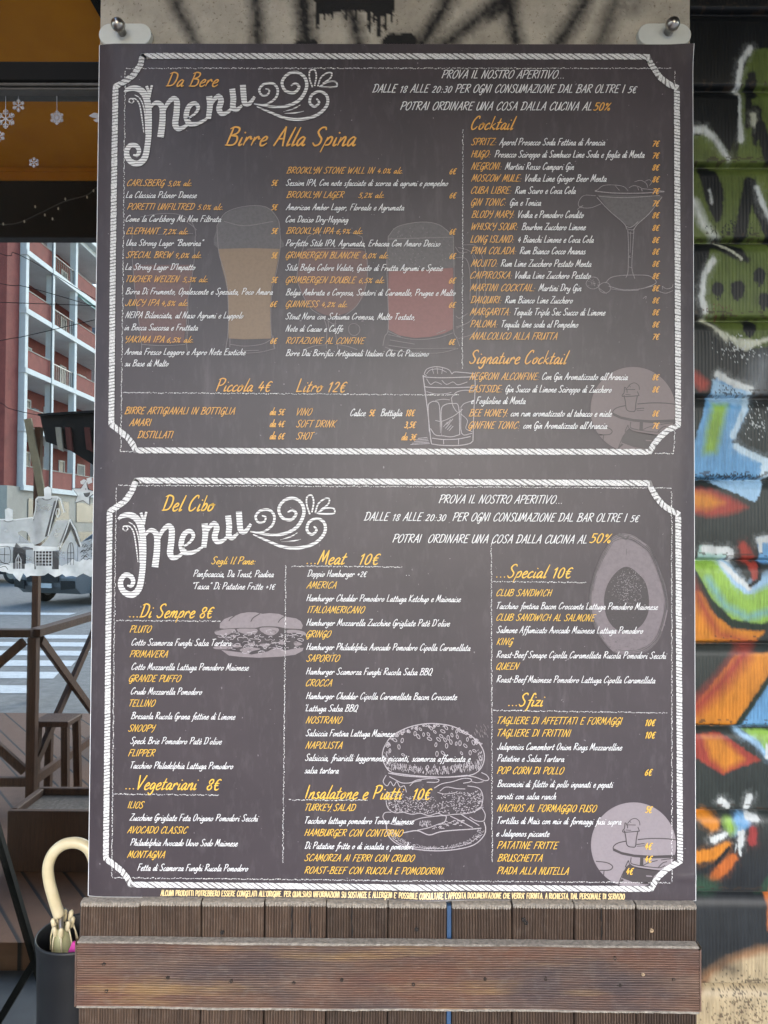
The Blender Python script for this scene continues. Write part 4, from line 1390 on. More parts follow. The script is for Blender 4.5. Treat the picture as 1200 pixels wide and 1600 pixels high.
# cocktail glass
g = zf(880, 270, 6)
k = Ink(1)
k.poly(g(315, 215, 920, 225, 800, 390, 690, 490, 630, 515, 575, 495, 420, 360), 0)
k.build('drink_fill', [I_FOAM], poster)
k = Ink(2)
for q, w_ in ((g(290, 182, 450, 198, 620, 202, 780, 198, 940, 186), 1.5), (g(290, 180, 310, 172), 1.2), (g(735, 182, 740, 160, 940, 184), .9), (g(310, 240, 420, 360, 560, 482, 590, 540), 1.1), (g(920, 235, 800, 390, 690, 490, 650, 550), 1.1),
              (g(330, 230, 500, 242, 650, 240, 900, 222), .9), (g(578, 510, 620, 522, 660, 500, 695, 465), 1), (g(590, 535, 640, 545, 660, 530), .9), (g(598, 545, 604, 700, 600, 930, 580, 992), 1), (g(655, 550, 645, 700, 636, 900, 664, 1000), 1),
              (g(625, 560, 620, 760), .7), (g(600, 572, 650, 576), .7), (g(620, 780, 612, 800, 630, 800), .7), (g(610, 890, 640, 900), .7),
              (g(390, 1040, 440, 990, 540, 970, 700, 966, 800, 975, 860, 1020, 850, 1050, 760, 1085), 1), (g(420, 1070, 540, 1102, 690, 1100, 830, 1068), 1.2), (g(440, 1095, 560, 1112, 700, 1108), .8),
              (g(310, 175, 370, 130, 470, 125, 560, 140, 600, 178), .8), (g(610, 150, 650, 132, 700, 140, 740, 165), .8), (g(660, 95, 720, 82, 770, 110, 785, 150), .8), (g(690, 140, 700, 175), .7), (g(480, 130, 520, 175), .7),
              (g(760, 90, 800, 75, 820, 100, 800, 130), .7), (g(300, 225, 190, 222, 140, 280, 150, 330, 250, 338, 350, 300), .8), (g(150, 330, 180, 318, 130, 350, 150, 372), .7),
              (g(920, 1070, 960, 1095, 1010, 1082, 1022, 1050), .8), (g(870, 1112, 950, 1136, 1020, 1112), .8), (g(920, 1070, 925, 1100), .7), (g(330, 1090, 400, 1140), .7), (g(740, 1185, 770, 1165, 765, 1190), .7)):
    k.rib(q, w_, 0, True)
for cx, cy_, r in ((275, 1040, 62), (385, 1085, 55)):
    k.rib(g(*[v for a in range(12) for v in (cx + r * math.cos(a * .5236) * random.uniform(.9, 1.08), cy_ + r * .9 * math.sin(a * .5236))]), .8, 0, True, 4, True)
for i in range(40):
    a, r = random.uniform(0, 6.28), random.uniform(0, 55)
    x, y = 275 + r * math.cos(a), 1040 + r * math.sin(a)
    k.rib(g(x, y, x + 6, y + 3), .7, 0)
k.build('cocktail_glass_drawing', [I_LINE2], poster)

# whisky tumbler
g = zf(440, 560, 4)
k = Ink(2)
for q, w_ in ((g(883, 108, 905, 120, 1020, 124, 1200, 118), 1.4), (g(890, 100, 905, 112), 1), (g(1065, 100, 1080, 88, 1140, 92, 1205, 98), 1.2), (g(892, 165, 905, 182, 1050, 186, 1200, 182), 1.3), (g(883, 108, 895, 200, 912, 330, 928, 480, 936, 536), 1.4),
              (g(936, 536, 1000, 545, 1100, 546, 1170, 535, 1192, 520), 1.3), (g(1204, 105, 1208, 180, 1200, 330, 1194, 520), 1.2), (g(922, 460, 915, 310, 930, 278, 960, 272, 985, 300, 992, 470), 1.1),
              (g(1000, 485, 996, 330, 1020, 292, 1070, 285, 1105, 305, 1112, 480), 1.2), (g(1118, 310, 1140, 285, 1190, 268), 1.1), (g(1120, 315, 1124, 470, 1190, 470), 1), (g(930, 440, 960, 480, 1010, 486, 1060, 492, 1112, 478), 1.1),
              (g(1060, 250, 1090, 215, 1140, 202, 1200, 205), 1), (g(1060, 250, 1070, 300, 1100, 340, 1130, 320), 1), (g(960, 390, 1000, 395, 1060, 370, 1100, 345), 1), (g(890, 100, 910, 68, 970, 55, 1040, 72, 1064, 102), 1.1), (g(905, 100, 930, 75, 985, 70, 1030, 90), .9),
              (g(970, 58, 975, 100), .8), (g(1005, 62, 1000, 100), .8), (g(940, 66, 950, 100), .8), (g(940, 500, 1000, 508, 1060, 508, 1110, 504, 1180, 490), 1.2), (g(1010, 508, 1012, 538), 1), (g(1105, 506, 1104, 540), 1),
              (g(905, 130, 930, 165, 960, 150, 1000, 165), .9), (g(1000, 140, 1030, 165, 1070, 150, 1100, 168, 1160, 150), .9), (g(905, 210, 960, 225, 1030, 222, 1060, 215), .8), (g(960, 265, 1010, 258, 1050, 262), .8),
              (g(1120, 350, 1160, 390, 1150, 440, 1190, 460), .9), (g(1000, 400, 1000, 480), .9)):
    k.rib(q, w_, 0, True)
for x0, y0 in ((1010, 430), (1022, 440), (1034, 448), (1045, 455), (1030, 415), (1044, 410)):
    k.rib(g(x0, y0, x0 + 26, y0 - 30), .9, 0)
for y0 in (498, 508, 518, 528, 536):
    k.rib(g(805 + (536 - y0) * 1.2, y0 + 4, 925 - (536 - y0) * .4, y0 - 2), .9, 0)
k.build('whisky_glass_drawing', [I_LINE3], poster)

# avocado half
g = zf(760, 740, 3.75)
k = Ink(1)
smooth_poly(k, g(735, 372, 790, 352, 850, 360, 905, 395, 962, 445, 1012, 560, 1052, 690, 1058, 800, 1010, 960, 935, 1038, 850, 1060, 760, 1052, 680, 982, 622, 880, 598, 750, 618, 620, 660, 500, 710, 410), 0)
k.build('avocado_flesh', [I_GREY], poster)
k = Ink(2)
smooth_poly(k, g(820, 545, 882, 582, 930, 645, 948, 745, 938, 830, 890, 900, 820, 926, 750, 906, 702, 840, 685, 740, 708, 645, 762, 572), 0)
k.build('avocado_stone', [I_PIT], poster)
k = Ink(3)
out_ = np.array([(735, 372), (790, 352), (850, 360), (905, 395), (962, 445), (1012, 560), (1052, 690), (1058, 800), (1010, 960), (935, 1038), (850, 1060), (760, 1052), (680, 982), (622, 880), (598, 750), (618, 620), (660, 500), (710, 410)], float)
C_ = np.array([822, 720.])
for sc, w_, m_ in ((.985, 1.0, 0), (.955, .9, 0), (.925, .7, 0)):
    P_ = catmull(C_ + (out_ - C_) * sc, 4, True)
    n_ = len(P_)
    for _ in range(26):
        i0 = random.randrange(n_)
        L_ = random.randint(4, 12)
        k.rib([(760 + P_[(i0 + j) % n_][0] / 3.75 + random.uniform(-.4, .4), 740 + P_[(i0 + j) % n_][1] / 3.75 + random.uniform(-.4, .4)) for j in range(L_)], w_, m_, False)
k.rib(g(762, 360, 790, 370, 812, 382, 830, 366), 3.0, 0, True)
k.rib(g(770, 350, 800, 362), 2.2, 0)
k.rib(g(815, 440, 816, 475), .9, 0)
for _ in range(420):
    x, y = 820 + random.gauss(0, 50), 660 + random.gauss(0, 70)
    if ((x - 818) / 120) ** 2 + ((y - 735) / 180) ** 2 < 1:
        r = random.uniform(1, 3.4)
        k.rib(g(x, y, x + r, y + r * random.uniform(-.6, .8)), .55, 1)
for _ in range(90):
    x, y = random.uniform(700, 1000), random.uniform(950, 1045)
    if ((x - 830) / 170) ** 2 + ((y - 940) / 105) ** 2 < 1:
        k.rib(g(x, y, x + random.uniform(3, 9), y + random.uniform(-4, 4)), .6, 0)
k.build('avocado_outline', [I_FOAM, I_LINE3], poster)

# filled roll
g = zf(320, 940, 7.06)
k = Ink(1)
k.poly(g(170, 290, 172, 240, 220, 190, 300, 160, 330, 158, 400, 128, 480, 114, 560, 116, 640, 132, 720, 124, 820, 132, 900, 165, 1010, 182, 1060, 212, 1085, 260, 1072, 300, 900, 292, 800, 272, 640, 272, 560, 287, 400, 287, 280, 302), 0)
k.poly(g(188, 530, 400, 556, 520, 580, 700, 545, 780, 502, 860, 518, 880, 540, 1000, 512, 1092, 505, 1080, 540, 1000, 582, 850, 602, 600, 615, 400, 605, 270, 590), 0)
for q in ((120, 320, 210, 302, 335, 298, 320, 330, 230, 372, 130, 360), (360, 300, 470, 292, 580, 300, 570, 345, 480, 358, 390, 335), (610, 290, 700, 280, 810, 290, 812, 330, 740, 372, 640, 340), (910, 312, 1000, 308, 1100, 330, 1120, 372, 1010, 340, 920, 345),
          (310, 470, 400, 480, 410, 498, 330, 500), (480, 455, 550, 450, 545, 480, 490, 482), (610, 465, 690, 460, 720, 482, 640, 492), (810, 450, 850, 425, 890, 450, 860, 472), (980, 455, 1010, 435, 1080, 465, 1010, 485), (100, 500, 180, 482, 300, 500, 270, 520, 130, 520),
          (390, 530, 470, 500, 560, 505, 620, 520, 520, 545, 470, 585)):
    smooth_poly(k, g(*q), 0, 3)
k.build('bread_fill', [I_BREAD], poster)
k = Ink(2)
for q, w_ in ((g(270, 212, 290, 185, 335, 155), 1.4), (g(512, 218, 540, 175, 612, 130), 1.6), (g(812, 228, 840, 190, 885, 160), 1.4), (g(120, 325, 220, 300, 400, 290, 560, 290, 640, 274, 800, 276, 900, 296, 1080, 306), 1.0)):
    k.rib(q, w_, 1, True)
for _ in range(150):
    x, y = random.uniform(120, 1110), random.uniform(310, 560)
    if abs((x - 620) / 500) ** 2 + abs((y - 430) / 135) ** 2 > 1:
        continue
    a = random.uniform(0, 6.28)
    pts = []
    r = random.uniform(8, 26)
    for j in range(5):
        pts += [x + r * math.cos(a) * 1.5, y + r * math.sin(a) * .7]
        a += random.uniform(.5, 1.2)
    k.rib(g(*pts), random.uniform(.5, .9), random.choice([0, 0, 1]), True, 3)
k.build('sandwich_drawing', [I_LINE3, I_DARK2], poster)

# burger
g = zf(580, 1120, 6)
k = Ink(2)
bun = [105, 350, 130, 260, 200, 170, 330, 100, 470, 64, 600, 58, 750, 80, 880, 140, 980, 210, 1040, 290, 1058, 370, 1040, 450, 990, 512, 900, 545, 700, 558, 500, 552, 300, 532, 180, 508, 122, 430]
k.rib(g(*bun), 1.5, 0, True, 5, True)
for q, w_ in ((g(160, 520, 300, 545, 500, 558, 720, 556, 900, 540), 1.3), (g(140, 540, 112, 600, 150, 640, 180, 600, 210, 640, 240, 600, 270, 650, 310, 640, 330, 700), 1.1), (g(170, 552, 230, 585, 290, 612, 370, 610, 430, 585, 560, 570, 630, 580, 615, 605, 520, 605), 1.2),
              (g(360, 640, 400, 605, 470, 590), 1.1), (g(590, 660, 660, 620, 760, 600, 860, 570, 930, 575, 930, 600, 860, 615), 1.2), (g(900, 545, 980, 560, 1060, 590, 1100, 578, 1080, 540, 1030, 515), 1.2), (g(940, 600, 990, 610, 1050, 600), 1), (g(640, 690, 700, 650, 800, 665, 880, 668), 1.1),
              (g(620, 700, 680, 715, 740, 710, 800, 700), 1), (g(150, 690, 140, 780, 160, 850, 220, 890, 300, 885), 1.2), (g(300, 885, 380, 905, 460, 895, 540, 918, 620, 895, 680, 915, 780, 905, 880, 900, 960, 880, 1020, 845, 1045, 760, 1030, 690, 990, 655, 900, 640), 1.2),
              (g(190, 885, 130, 890, 110, 930, 140, 975, 210, 1000, 300, 1005), 1.1), (g(380, 970, 470, 940, 580, 925, 690, 918, 700, 945, 680, 980, 620, 1000, 540, 1030, 430, 1055), 1.3), (g(300, 1078, 430, 1058, 540, 1098, 640, 1070, 760, 1055, 920, 1045, 1030, 1035), 1.5),
              (g(740, 922, 820, 960, 900, 1005, 950, 1030), 1.3), (g(840, 905, 920, 955, 1010, 1010), 1.3), (g(960, 890, 1020, 840, 1060, 890, 1065, 930, 1048, 968, 980, 965, 920, 930), 1.1),
              (g(140, 985, 150, 1070, 180, 1130, 260, 1190, 400, 1228, 600, 1246, 800, 1232, 960, 1190, 1050, 1110, 1070, 1040, 1055, 975), 1.5), (g(200, 1130, 300, 1190, 500, 1222, 700, 1222, 900, 1180, 1020, 1100), .9)):
    k.rib(q, w_, 0, True)
def seed(x, y, a, r):
    ca, sa = math.cos(a), math.sin(a)
    pts = []
    for j in range(7):
        u, v = r * math.cos(j * .898), r * .5 * math.sin(j * .898)
        pts += [x + u * ca - v * sa, y + u * sa + v * ca]
    k.rib(g(*pts), .95, 0, True, 3, True)
for x, y in ((410, 150), (440, 178), (490, 160), (535, 158), (545, 200), (595, 135), (630, 205), (655, 175), (690, 210), (720, 190), (755, 165), (805, 180), (745, 230), (795, 245), (830, 240), (880, 265), (705, 265), (605, 255), (615, 340), (670, 330), (845, 335),
             (670, 130), (900, 205), (955, 235), (965, 312), (925, 330), (290, 215), (260, 275), (175, 310), (220, 210), (160, 250), (350, 130), (300, 350), (525, 465), (680, 470), (905, 435), (800, 130), (560, 100), (460, 110), (700, 95), (1020, 380), (370, 480)):
    seed(x, y, random.uniform(0.4, 1.8), random.uniform(16, 25))
for _ in range(46):
    u = random.uniform(-2.9, -.25)
    seed(582 + 455 * math.cos(u) + random.uniform(-12, 12), 330 + 255 * math.sin(u) + random.uniform(-6, 22), random.uniform(0, 3), random.uniform(9, 17))
for _ in range(280):
    x = random.uniform(150, 1010)
    y = 540 - ((x - 580) / 430) ** 2 * 60 - random.uniform(0, 70)
    k.rib(g(x, y, x + random.uniform(-8, 4), y - random.uniform(10, 34)), .7, 0)
for _ in range(70):
    s_ = random.choice([-1, 1])
    y = random.uniform(300, 480)
    x = 582 + s_ * (465 * math.sqrt(max(0, 1 - ((y - 370) / 300) ** 2)) - random.uniform(2, 45))
    k.rib(g(x, y, x - s_ * random.uniform(0, 8), y + random.uniform(8, 26)), .7, 0)
for _ in range(950):
    x, y = random.uniform(150, 1035), random.uniform(690, 900)
    if abs((x - 595) / 445) ** 4 + abs((y - 780) / 118) ** 4 > 1 or (y < 740 and 330 < x < 640):
        continue
    d_ = abs(x - 595) / 445
    if random.random() > .35 + .65 * d_:
        continue
    a = random.uniform(-.9, .9)
    r = random.uniform(5, 18)
    k.rib(g(x, y, x + r * math.cos(a), y + r * math.sin(a)), random.uniform(.6, 1.1), 0)
for _ in range(46):
    x, y = random.uniform(500, 880), random.uniform(965, 1050)
    if y > 1080 - (x - 400) * .16 or y < 1090 - (x - 400) * .45:
        continue
    k.rib(g(x, y, x + 14, y - 5, x + 26, y + 2), 1.0, 0, True, 3)
for _ in range(330):
    u = random.uniform(.05, 3.1)
    rr = random.uniform(.84, .99)
    x, y = 605 + 458 * rr * math.cos(u), 1045 + 195 * rr * math.sin(u)
    k.rib(g(x, y, x + random.uniform(-10, 10), y - random.uniform(2, 14)), .65, 0)
for _ in range(60):
    x, y = random.uniform(450, 560), random.uniform(960, 1010)
    k.rib(g(x, y, x + 2, y + 14), .6, 0)
for _ in range(26):
    a = random.uniform(-1.4, -.7)
    x, y = 960 + random.uniform(0, 130), 60 + random.uniform(0, 110)
    k.rib(g(x, y, x + 8, y + 24), .6, 1)
k.build('burger_drawing', [I_LINE3, I_LINE], poster)

# the round picture of a glass on a barrel table, printed twice
def disc(dx, dy, fill, dark, name):
    g0 = zf(910, 1240, 7.5)
    def g(*q):
        return [(x + dx, y + dy) for x, y in g0(*q)]
    k = Ink(1)
    C = []
    for a in range(72):
        x, y = 590 + 497 * math.cos(a * math.pi / 36), 590 + 497 * math.sin(a * math.pi / 36)
        x, y = min(x, 1105), min(y, 1090)
        if x + y > 1840:
            s_ = (x + y - 1840) / 2
            x, y = x - s_, y - s_
        C += [x, y]
    k.poly(g(*C), 0)
    k.build('picture_disc', [fill], poster)
    k = Ink(2)
    k.poly(g(352, 625, 452, 672, 600, 702, 800, 716, 1085, 705, 1085, 740, 800, 748, 600, 732, 450, 702, 362, 662), 0)
    k.poly(g(668, 738, 706, 740, 704, 832, 662, 830), 0)
    k.poly(g(505, 845, 480, 890, 452, 975, 600, 1030, 720, 1050, 790, 1050, 830, 955, 900, 892, 750, 872, 600, 848, 540, 815), 0)
    k.poly(g(452, 985, 480, 1000, 420, 1050, 410, 1052), 0)
    for q, w_ in ((g(350, 625, 368, 592, 420, 563, 500, 546), 1.5), (g(640, 526, 800, 514, 960, 516, 1085, 530), 1.5), (g(350, 625, 358, 660), 1.3), (g(482, 420, 500, 500, 508, 575, 530, 605, 570, 614, 612, 606, 622, 520, 640, 430), 1.4),
                  (g(490, 330, 484, 395, 465, 420, 480, 440, 640, 430, 655, 420, 640, 380), 1.3), (g(490, 328, 515, 350, 520, 395), 1.2), (g(500, 355, 615, 357), 1.1), (g(500, 415, 560, 420), 1), (g(520, 340, 560, 295, 610, 280, 655, 310, 665, 360), 1.1), (g(545, 310, 560, 330), .9),
                  (g(625, 585, 700, 575, 720, 578), 1.3), (g(630, 605, 715, 600), .9), (g(562, 735, 560, 800, 620, 822, 690, 836), 1.3), (g(690, 836, 760, 800, 870, 770), 1.2), (g(880, 850, 930, 800, 980, 785), 1.3), (g(910, 765, 980, 755, 1080, 745), 1.2),
                  (g(690, 836, 800, 850, 900, 855, 960, 830), 1.2), (g(530, 770, 498, 840, 505, 850), 1.3), (g(530, 770, 545, 810, 600, 845, 740, 872, 900, 890), 1.2), (g(480, 890, 440, 980, 415, 1052), 1.3), (g(150, 780, 280, 797, 345, 840, 312, 882, 200, 886, 230, 886), 1.5), (g(246, 888, 240, 945), 1.3)):
        k.rib(q, w_, 0, True)
    k.poly(g(735, 945, 800, 948, 812, 962, 740, 958), 1)
    k.build(name, [dark, fill], poster)
disc(0, 0, I_DISC, I_DARK2, 'barrel_table_drawing')
disc(-0.7, -678.3, I_DISC2, I_DARK2, 'barrel_table_drawing')

# ---- hangers at the top corners of the sheet
M_TAB = plain('white_plastic', (0.62, 0.63, 0.58), 0.45, 0.05, 40)
M_STEEL = plain('brushed_steel', (0.45, 0.42, 0.38), 0.28, 0.1, 90, metal=1.0)
def hanger(px0, px1, bx, by, label):
    a, b = hit(px0, 38, 0.004), hit(px1, 72, 0.004)
    h = thing('poster_hanger', label, 'hanger', ((a[0] + b[0]) / 2, 0.006, b[2]), 'plastic hangers with steel domes above the poster')
    x0, x1, z1 = a[0], b[0], a[2]
    r = (a[2] - b[2]) / 2 * 1.02
    z0 = z1 - 2 * r
    poly = []
    for i in range(13):
        u = math.pi / 2 + math.pi * i / 12
        poly.append((x0 + r + r * math.cos(u), z1 - r + r * math.sin(u)))
    for i in range(13):
        u = -math.pi / 2 + math.pi * i / 12
        poly.append((x1 - r + r * math.cos(u), z1 - r + r * math.sin(u)))
    mb = MB()
    m = len(poly)
    cx, cz = (x0 + x1) / 2, z1 - r
    ins = [(x + (cx - x) * .012, z + (cz - z) * .06) for x, z in poly]
    mb.add([(x, 0.0115, z) for x, z in poly] + [(x, 0.0018, z) for x, z in poly] + [(x, 0.0006, z) for x, z in ins],
           [(i, (i + 1) % m, m + (i + 1) % m, m + i) for i in range(m)] + [(m + i, m + (i + 1) % m, 2 * m + (i + 1) % m, 2 * m + i) for i in range(m)] + [tuple(range(2 * m, 3 * m)), tuple(range(m - 1, -1, -1))], 0)
    mb.build('plastic_tab', M_TAB, h)
    c = hit(bx, by + 6, 0.0)
    R_ = 0.0115
    mb = MB()
    mb.lathe((c[0], 0.0005, c[2]), [(R_ * .62, 0), (R_ * .62, .016), (R_ * .9, .0165), (R_, .019), (R_ * .97, .023), (R_ * .85, .027), (R_ * .6, .0305), (R_ * .3, .032), (R_ * .05, .0325)], 28, 0, 'y')
    mb.build('dome_screw', M_STEEL, h)
hanger(155.5, 237, 191, 45, 'white plastic hanger with steel dome screw at the upper left poster corner beside the window')
hanger(996, 1079, 1044, 44, 'white plastic hanger with steel dome screw at the upper right poster corner beside the shutter')

# ------------------------------------------------------------------ timber cladding under the poster
def wood(name, dark, light, axis, grey=0.35, red=None, rough=0.75):
    t = NT(name)
    sc = {'z': (1, 1, 0.06), 'x': (0.06, 1, 1)}[axis]
    f = t.noise(t.coord(sc), 110, 6, 0.7)
    f2 = t.noise(t.coord({'z': (1, 1, 0.25), 'x': (0.2, 1, 1)}[axis]), 14, 5, 0.65)
    f3 = t.noise(t.coord(), 55, 6, 0.7)
    c = t.ramp(f, [(0.30, dark), (0.68, light)])
    if red:
        f4 = t.noise(t.coord((0.12, 1, 1)), 30, 4, 0.6)
        f5 = t.noise(t.coord((0.3, 1, 0.6)), 11, 5, 0.6)
        c = t.mix(t.ramp(f2, [(0.42, (0, 0, 0)), (0.62, (0.9, 0.9, 0.9))]), c, red)
        c = t.mix(t.ramp(f4, [(0.56, (0, 0, 0)), (0.68, (0.75, 0.75, 0.75))]), c, (0.30, 0.19, 0.085))
        c = t.mix(t.ramp(f5, [(0.54, (0, 0, 0)), (0.70, (0.8, 0.8, 0.8))]), c, (0.075, 0.058, 0.060))
    c = t.mix(t.ramp(f3, [(0.50, (0, 0, 0)), (0.72, (grey, grey, grey))]), c, (0.30, 0.255, 0.215))
    ob = t.n('ShaderNodeObjectInfo')
    hs = t.n('ShaderNodeHueSaturation')
    mr = t.n('ShaderNodeMapRange')
    mr.inputs['To Min'].default_value = 0.8
    mr.inputs['To Max'].default_value = 1.2
    t.l(ob.outputs['Random'], mr.inputs['Value'])
    t.l(mr.outputs[0], hs.inputs['Value'])
    t.l(c, hs.inputs['Color'])
    t.col(hs.outputs[0])
    t.set(Roughness=rough)
    t.bump(f, 0.35, 0.003)
    return t.m
M_PLANK = wood('weathered_plank', (0.036, 0.021, 0.014), (0.098, 0.061, 0.040), 'z', 0.13)
M_BOARD = wood('ridged_board', (0.080, 0.048, 0.034), (0.225, 0.142, 0.100), 'x', 0.22, (0.165, 0.078, 0.050))
M_ENDGRAIN = plain('weathered_end_grain', (0.30, 0.265, 0.22), 0.85, 0.4, 170, bump=0.5)
M_WORN = plain('worn_light_wood', (0.36, 0.26, 0.16), 0.8, 0.4, 120, bump=0.4)
M_HOLE = plain('dark_hole', (0.012, 0.01, 0.009), 0.9, 0.2, 60)
M_NAIL = plain('rusty_nail', (0.03, 0.022, 0.017), 0.6, 0.3, 200, metal=0.5)
clad = thing('timber_cladding', 'dark weathered vertical timber planks with a ridged horizontal board below the menu poster', 'cladding', (0, -0.03, 0))
YP = -0.021           # plank front
ZT = hit(600, 1413.5, YP)[2]
edges = [123, 217, 313, 412, 509, 606, 699, 706, 800, 897, 994, 1090]
pairs = [(123, 217), (217.5, 313), (314, 412), (413.5, 509), (510, 605.5), (606.5, 698), (706.5, 800), (801, 897), (898, 994), (995, 1090)]
random.seed(21)
for i, (e0, e1) in enumerate(pairs):
    x0, x1 = hit(e0 + .5, 1440, YP)[0], hit(e1 - .5, 1440, YP)[0]
    zt = ZT + random.uniform(-.002, .002)
    ng = max(10, int((x1 - x0) / 0.0046))
    xs_ = np.linspace(x0 + .003, x1 - .003, ng * 6 + 1)
    prof = [(x0, YP + .004)] + [(x, YP + 0.0027 * (0.5 - 0.5 * math.cos((j / 6.0) * 2 * math.pi)) ** 2.2 + (0.0006 if (j // 6) % 5 == 2 else 0)) for j, x in enumerate(xs_)] + [(x1, YP + .004)]
    zs_ = [0.05, 0.3, 0.5, 0.62, 0.70, 0.74, 0.78, 0.83, 0.87, 0.90, 0.92, zt - .007, zt - .006]
    ph = random.uniform(0, 9)
    mb = MB()
    m = len(prof)
    vs, fs = [], []
    for z in zs_:
        for x, y in prof:
            vs.append((x + 0.0004 * math.sin(z * 60 + ph), y, z))
    for a in range(len(zs_) - 1):
        for b in range(m - 1):
            fs.append((a * m + b, a * m + b + 1, (a + 1) * m + b + 1, (a + 1) * m + b))
    mb.add(vs, fs, 0)
    # rounded and worn upper end, then the flat top running back to the pillar
    top = []
    for q, (dy, dz) in enumerate(((0, -.006), (.0009, -.0026), (.003, -.0007), (.007, 0), (.0185, .0006))):
        for b, (x, y) in enumerate(prof):
            j = (random.uniform(-.0009, .0009) if 0 < q < 3 else 0)
            top.append((x + 0.0004 * math.sin((zt + dz) * 60 + ph), (y if q == 0 else YP + dy + (y - YP) * max(0, 1 - q * .4)), zt + dz + j))
    fs = []
    for a in range(4):
        for b in range(m - 1):
            fs.append((a * m + b, a * m + b + 1, (a + 1) * m + b + 1, (a + 1) * m + b))
    mb.add(top, fs, 1)
    yb_ = YP + .0185
    for xx in (x0, x1):
        mb.add([(xx, YP + .004, .05), (xx, yb_, .05), (xx, yb_, zt + .001), (xx, YP + .007, zt), (xx, YP + .004, zt - .006)], [(0, 1, 2, 3, 4)], 0)
    pl = mb.build('plank', [M_PLANK, M_ENDGRAIN], clad, fixn=False)
    for cx_ in {3: (456, 485), 4: (550,), 8: (940,)}.get(i, ()):
        xc = hit(cx_, 1440, YP)[0]
        mb = MB()
        z = zt - .004
        pts = []
        while z > .9:
            pts.append((xc + random.uniform(-.0008, .0008), YP - 0.0002, z))
            z -= .008
        mb.tube(pts, [.0006 + .0004 * (j % 3) for j in range(len(pts))], 5)
        mb.build('drying_crack', M_HOLE, pl)
for hx, hy in ((347, 1457), (651, 1452), (818, 1437), (1018, 1454), (822, 1442)):
    c = hit(hx, hy, YP)
    mb = MB()
    mb.lathe((c[0], YP - .0003, c[2]), [(.0033, -.004), (.0033, .0005), (.0022, .0009), (.0012, -.0004)], 12, 0, 'y')
    mb.build('nail_hole', M_HOLE if hx != 1018 else M_WORN, clad)
mb = MB()
a, b = hit(698.5, 1440, YP), hit(706, 1440, YP)
mb.box((a[0] + .0005, YP + .006, .05), (b[0] - .0005, YP + .017, ZT - .004))
mb.build('blue_batten', plain('blue_paint', (0.03, 0.075, 0.16), 0.5, 0.2, 60), clad)
mb = MB()
mb.box((hit(128, 1440, YP)[0], -0.0022, .05), (hit(1086, 1440, YP)[0], 0.0118, ZT - .02))
mb.build('backing_batten', M_HOLE, clad)
# ridged board fixed across the planks
YB = -0.041
zt, zb = hit(600, 1481, YB)[2], hit(600, 1577.5, YB)[2]
bx0, bx1 = hit(115, 1530, YB)[0], hit(1097.5, 1530, YB)[0]
nr = 26
mb = MB()
prof = []
for j in range(nr * 6 + 1):
    z = zb + (zt - zb) * j / (nr * 6)
    prof.append((YB + 0.0050 * (0.5 + 0.5 * math.cos(j / 6 * 2 * math.pi)) ** 2.0 + (0.0008 if (j // 6) in (12, 18) else 0), z))
xs_ = np.linspace(bx0 + .004, bx1 - .004, 170)
vs, fs = [], []
random.seed(5)
for x in xs_:
    wv_ = 0.0007 * math.sin(x * 9) + 0.0004 * math.sin(x * 31 + 1)
    for y, z in prof:
        vs.append((x, y + 0.0003 * math.sin(x * 180 + z * 900), z + wv_))
m = len(prof)
for a in range(len(xs_) - 1):
    for b in range(m - 1):
        fs.append((a * m + b, (a + 1) * m + b, (a + 1) * m + b + 1, a * m + b + 1))
mb.add(vs, fs, 0)
def rim(k0, dz):
    vs, fs = [], []
    for x in xs_:
        wv_ = 0.0007 * math.sin(x * 9) + 0.0004 * math.sin(x * 31 + 1)
        y0, z0 = prof[k0]
        jag = random.uniform(-.0006, .0006)
        for q, (dy, d2) in enumerate(((0, 0), (.0010, .0026), (.004, .0042), (.0195, .0046))):
            vs.append((x, (y0 if q == 0 else YB + dy), z0 + wv_ * (1 if q < 2 else .3) + dz * d2 + (jag if q == 1 else 0)))
    for a in range(len(xs_) - 1):
        for b in range(3):
            fs.append((a * 4 + b, (a + 1) * 4 + b, (a + 1) * 4 + b + 1, a * 4 + b + 1))
    mb.add(vs, fs, 1)
rim(m - 1, 1)
rim(0, -1)
for xx, xo in ((bx0 + .004, bx0), (bx1 - .004, bx1)):
    mb.add([(xx, YB, zb), (xx, YB, zt), (xo, YB + .004, zt), (xo, YB + .004, zb)], [(0, 1, 2, 3)], 0)
    mb.add([(xo, YB + .004, zb - .003), (xo, YB + .004, zt + .003), (xo, YB + .0195, zt + .0046), (xo, YB + .0195, zb - .0046)], [(0, 1, 2, 3)], 2)
board = mb.build('ridged_board', [M_BOARD, M_ENDGRAIN, M_WORN], clad)
for hx, hy in ((162, 1507), (262, 1528), (361, 1534), (459, 1536), (534, 1532), (646, 1539), (758, 1530), (853, 1530), (961, 1498), (969, 1540), (1005, 1523), (1053, 1531), (166, 1549)):
    c = hit(hx, hy, YB)
    mb = MB()
    mb.lathe((c[0], YB + .0008, c[2]), [(.0028, -.006), (.0028, .0006), (.0021, .0011), (.0010, .0004)], 12, 0, 'y')
    mb.build('nail', M_NAIL if hx != 1005 else M_WORN, board)

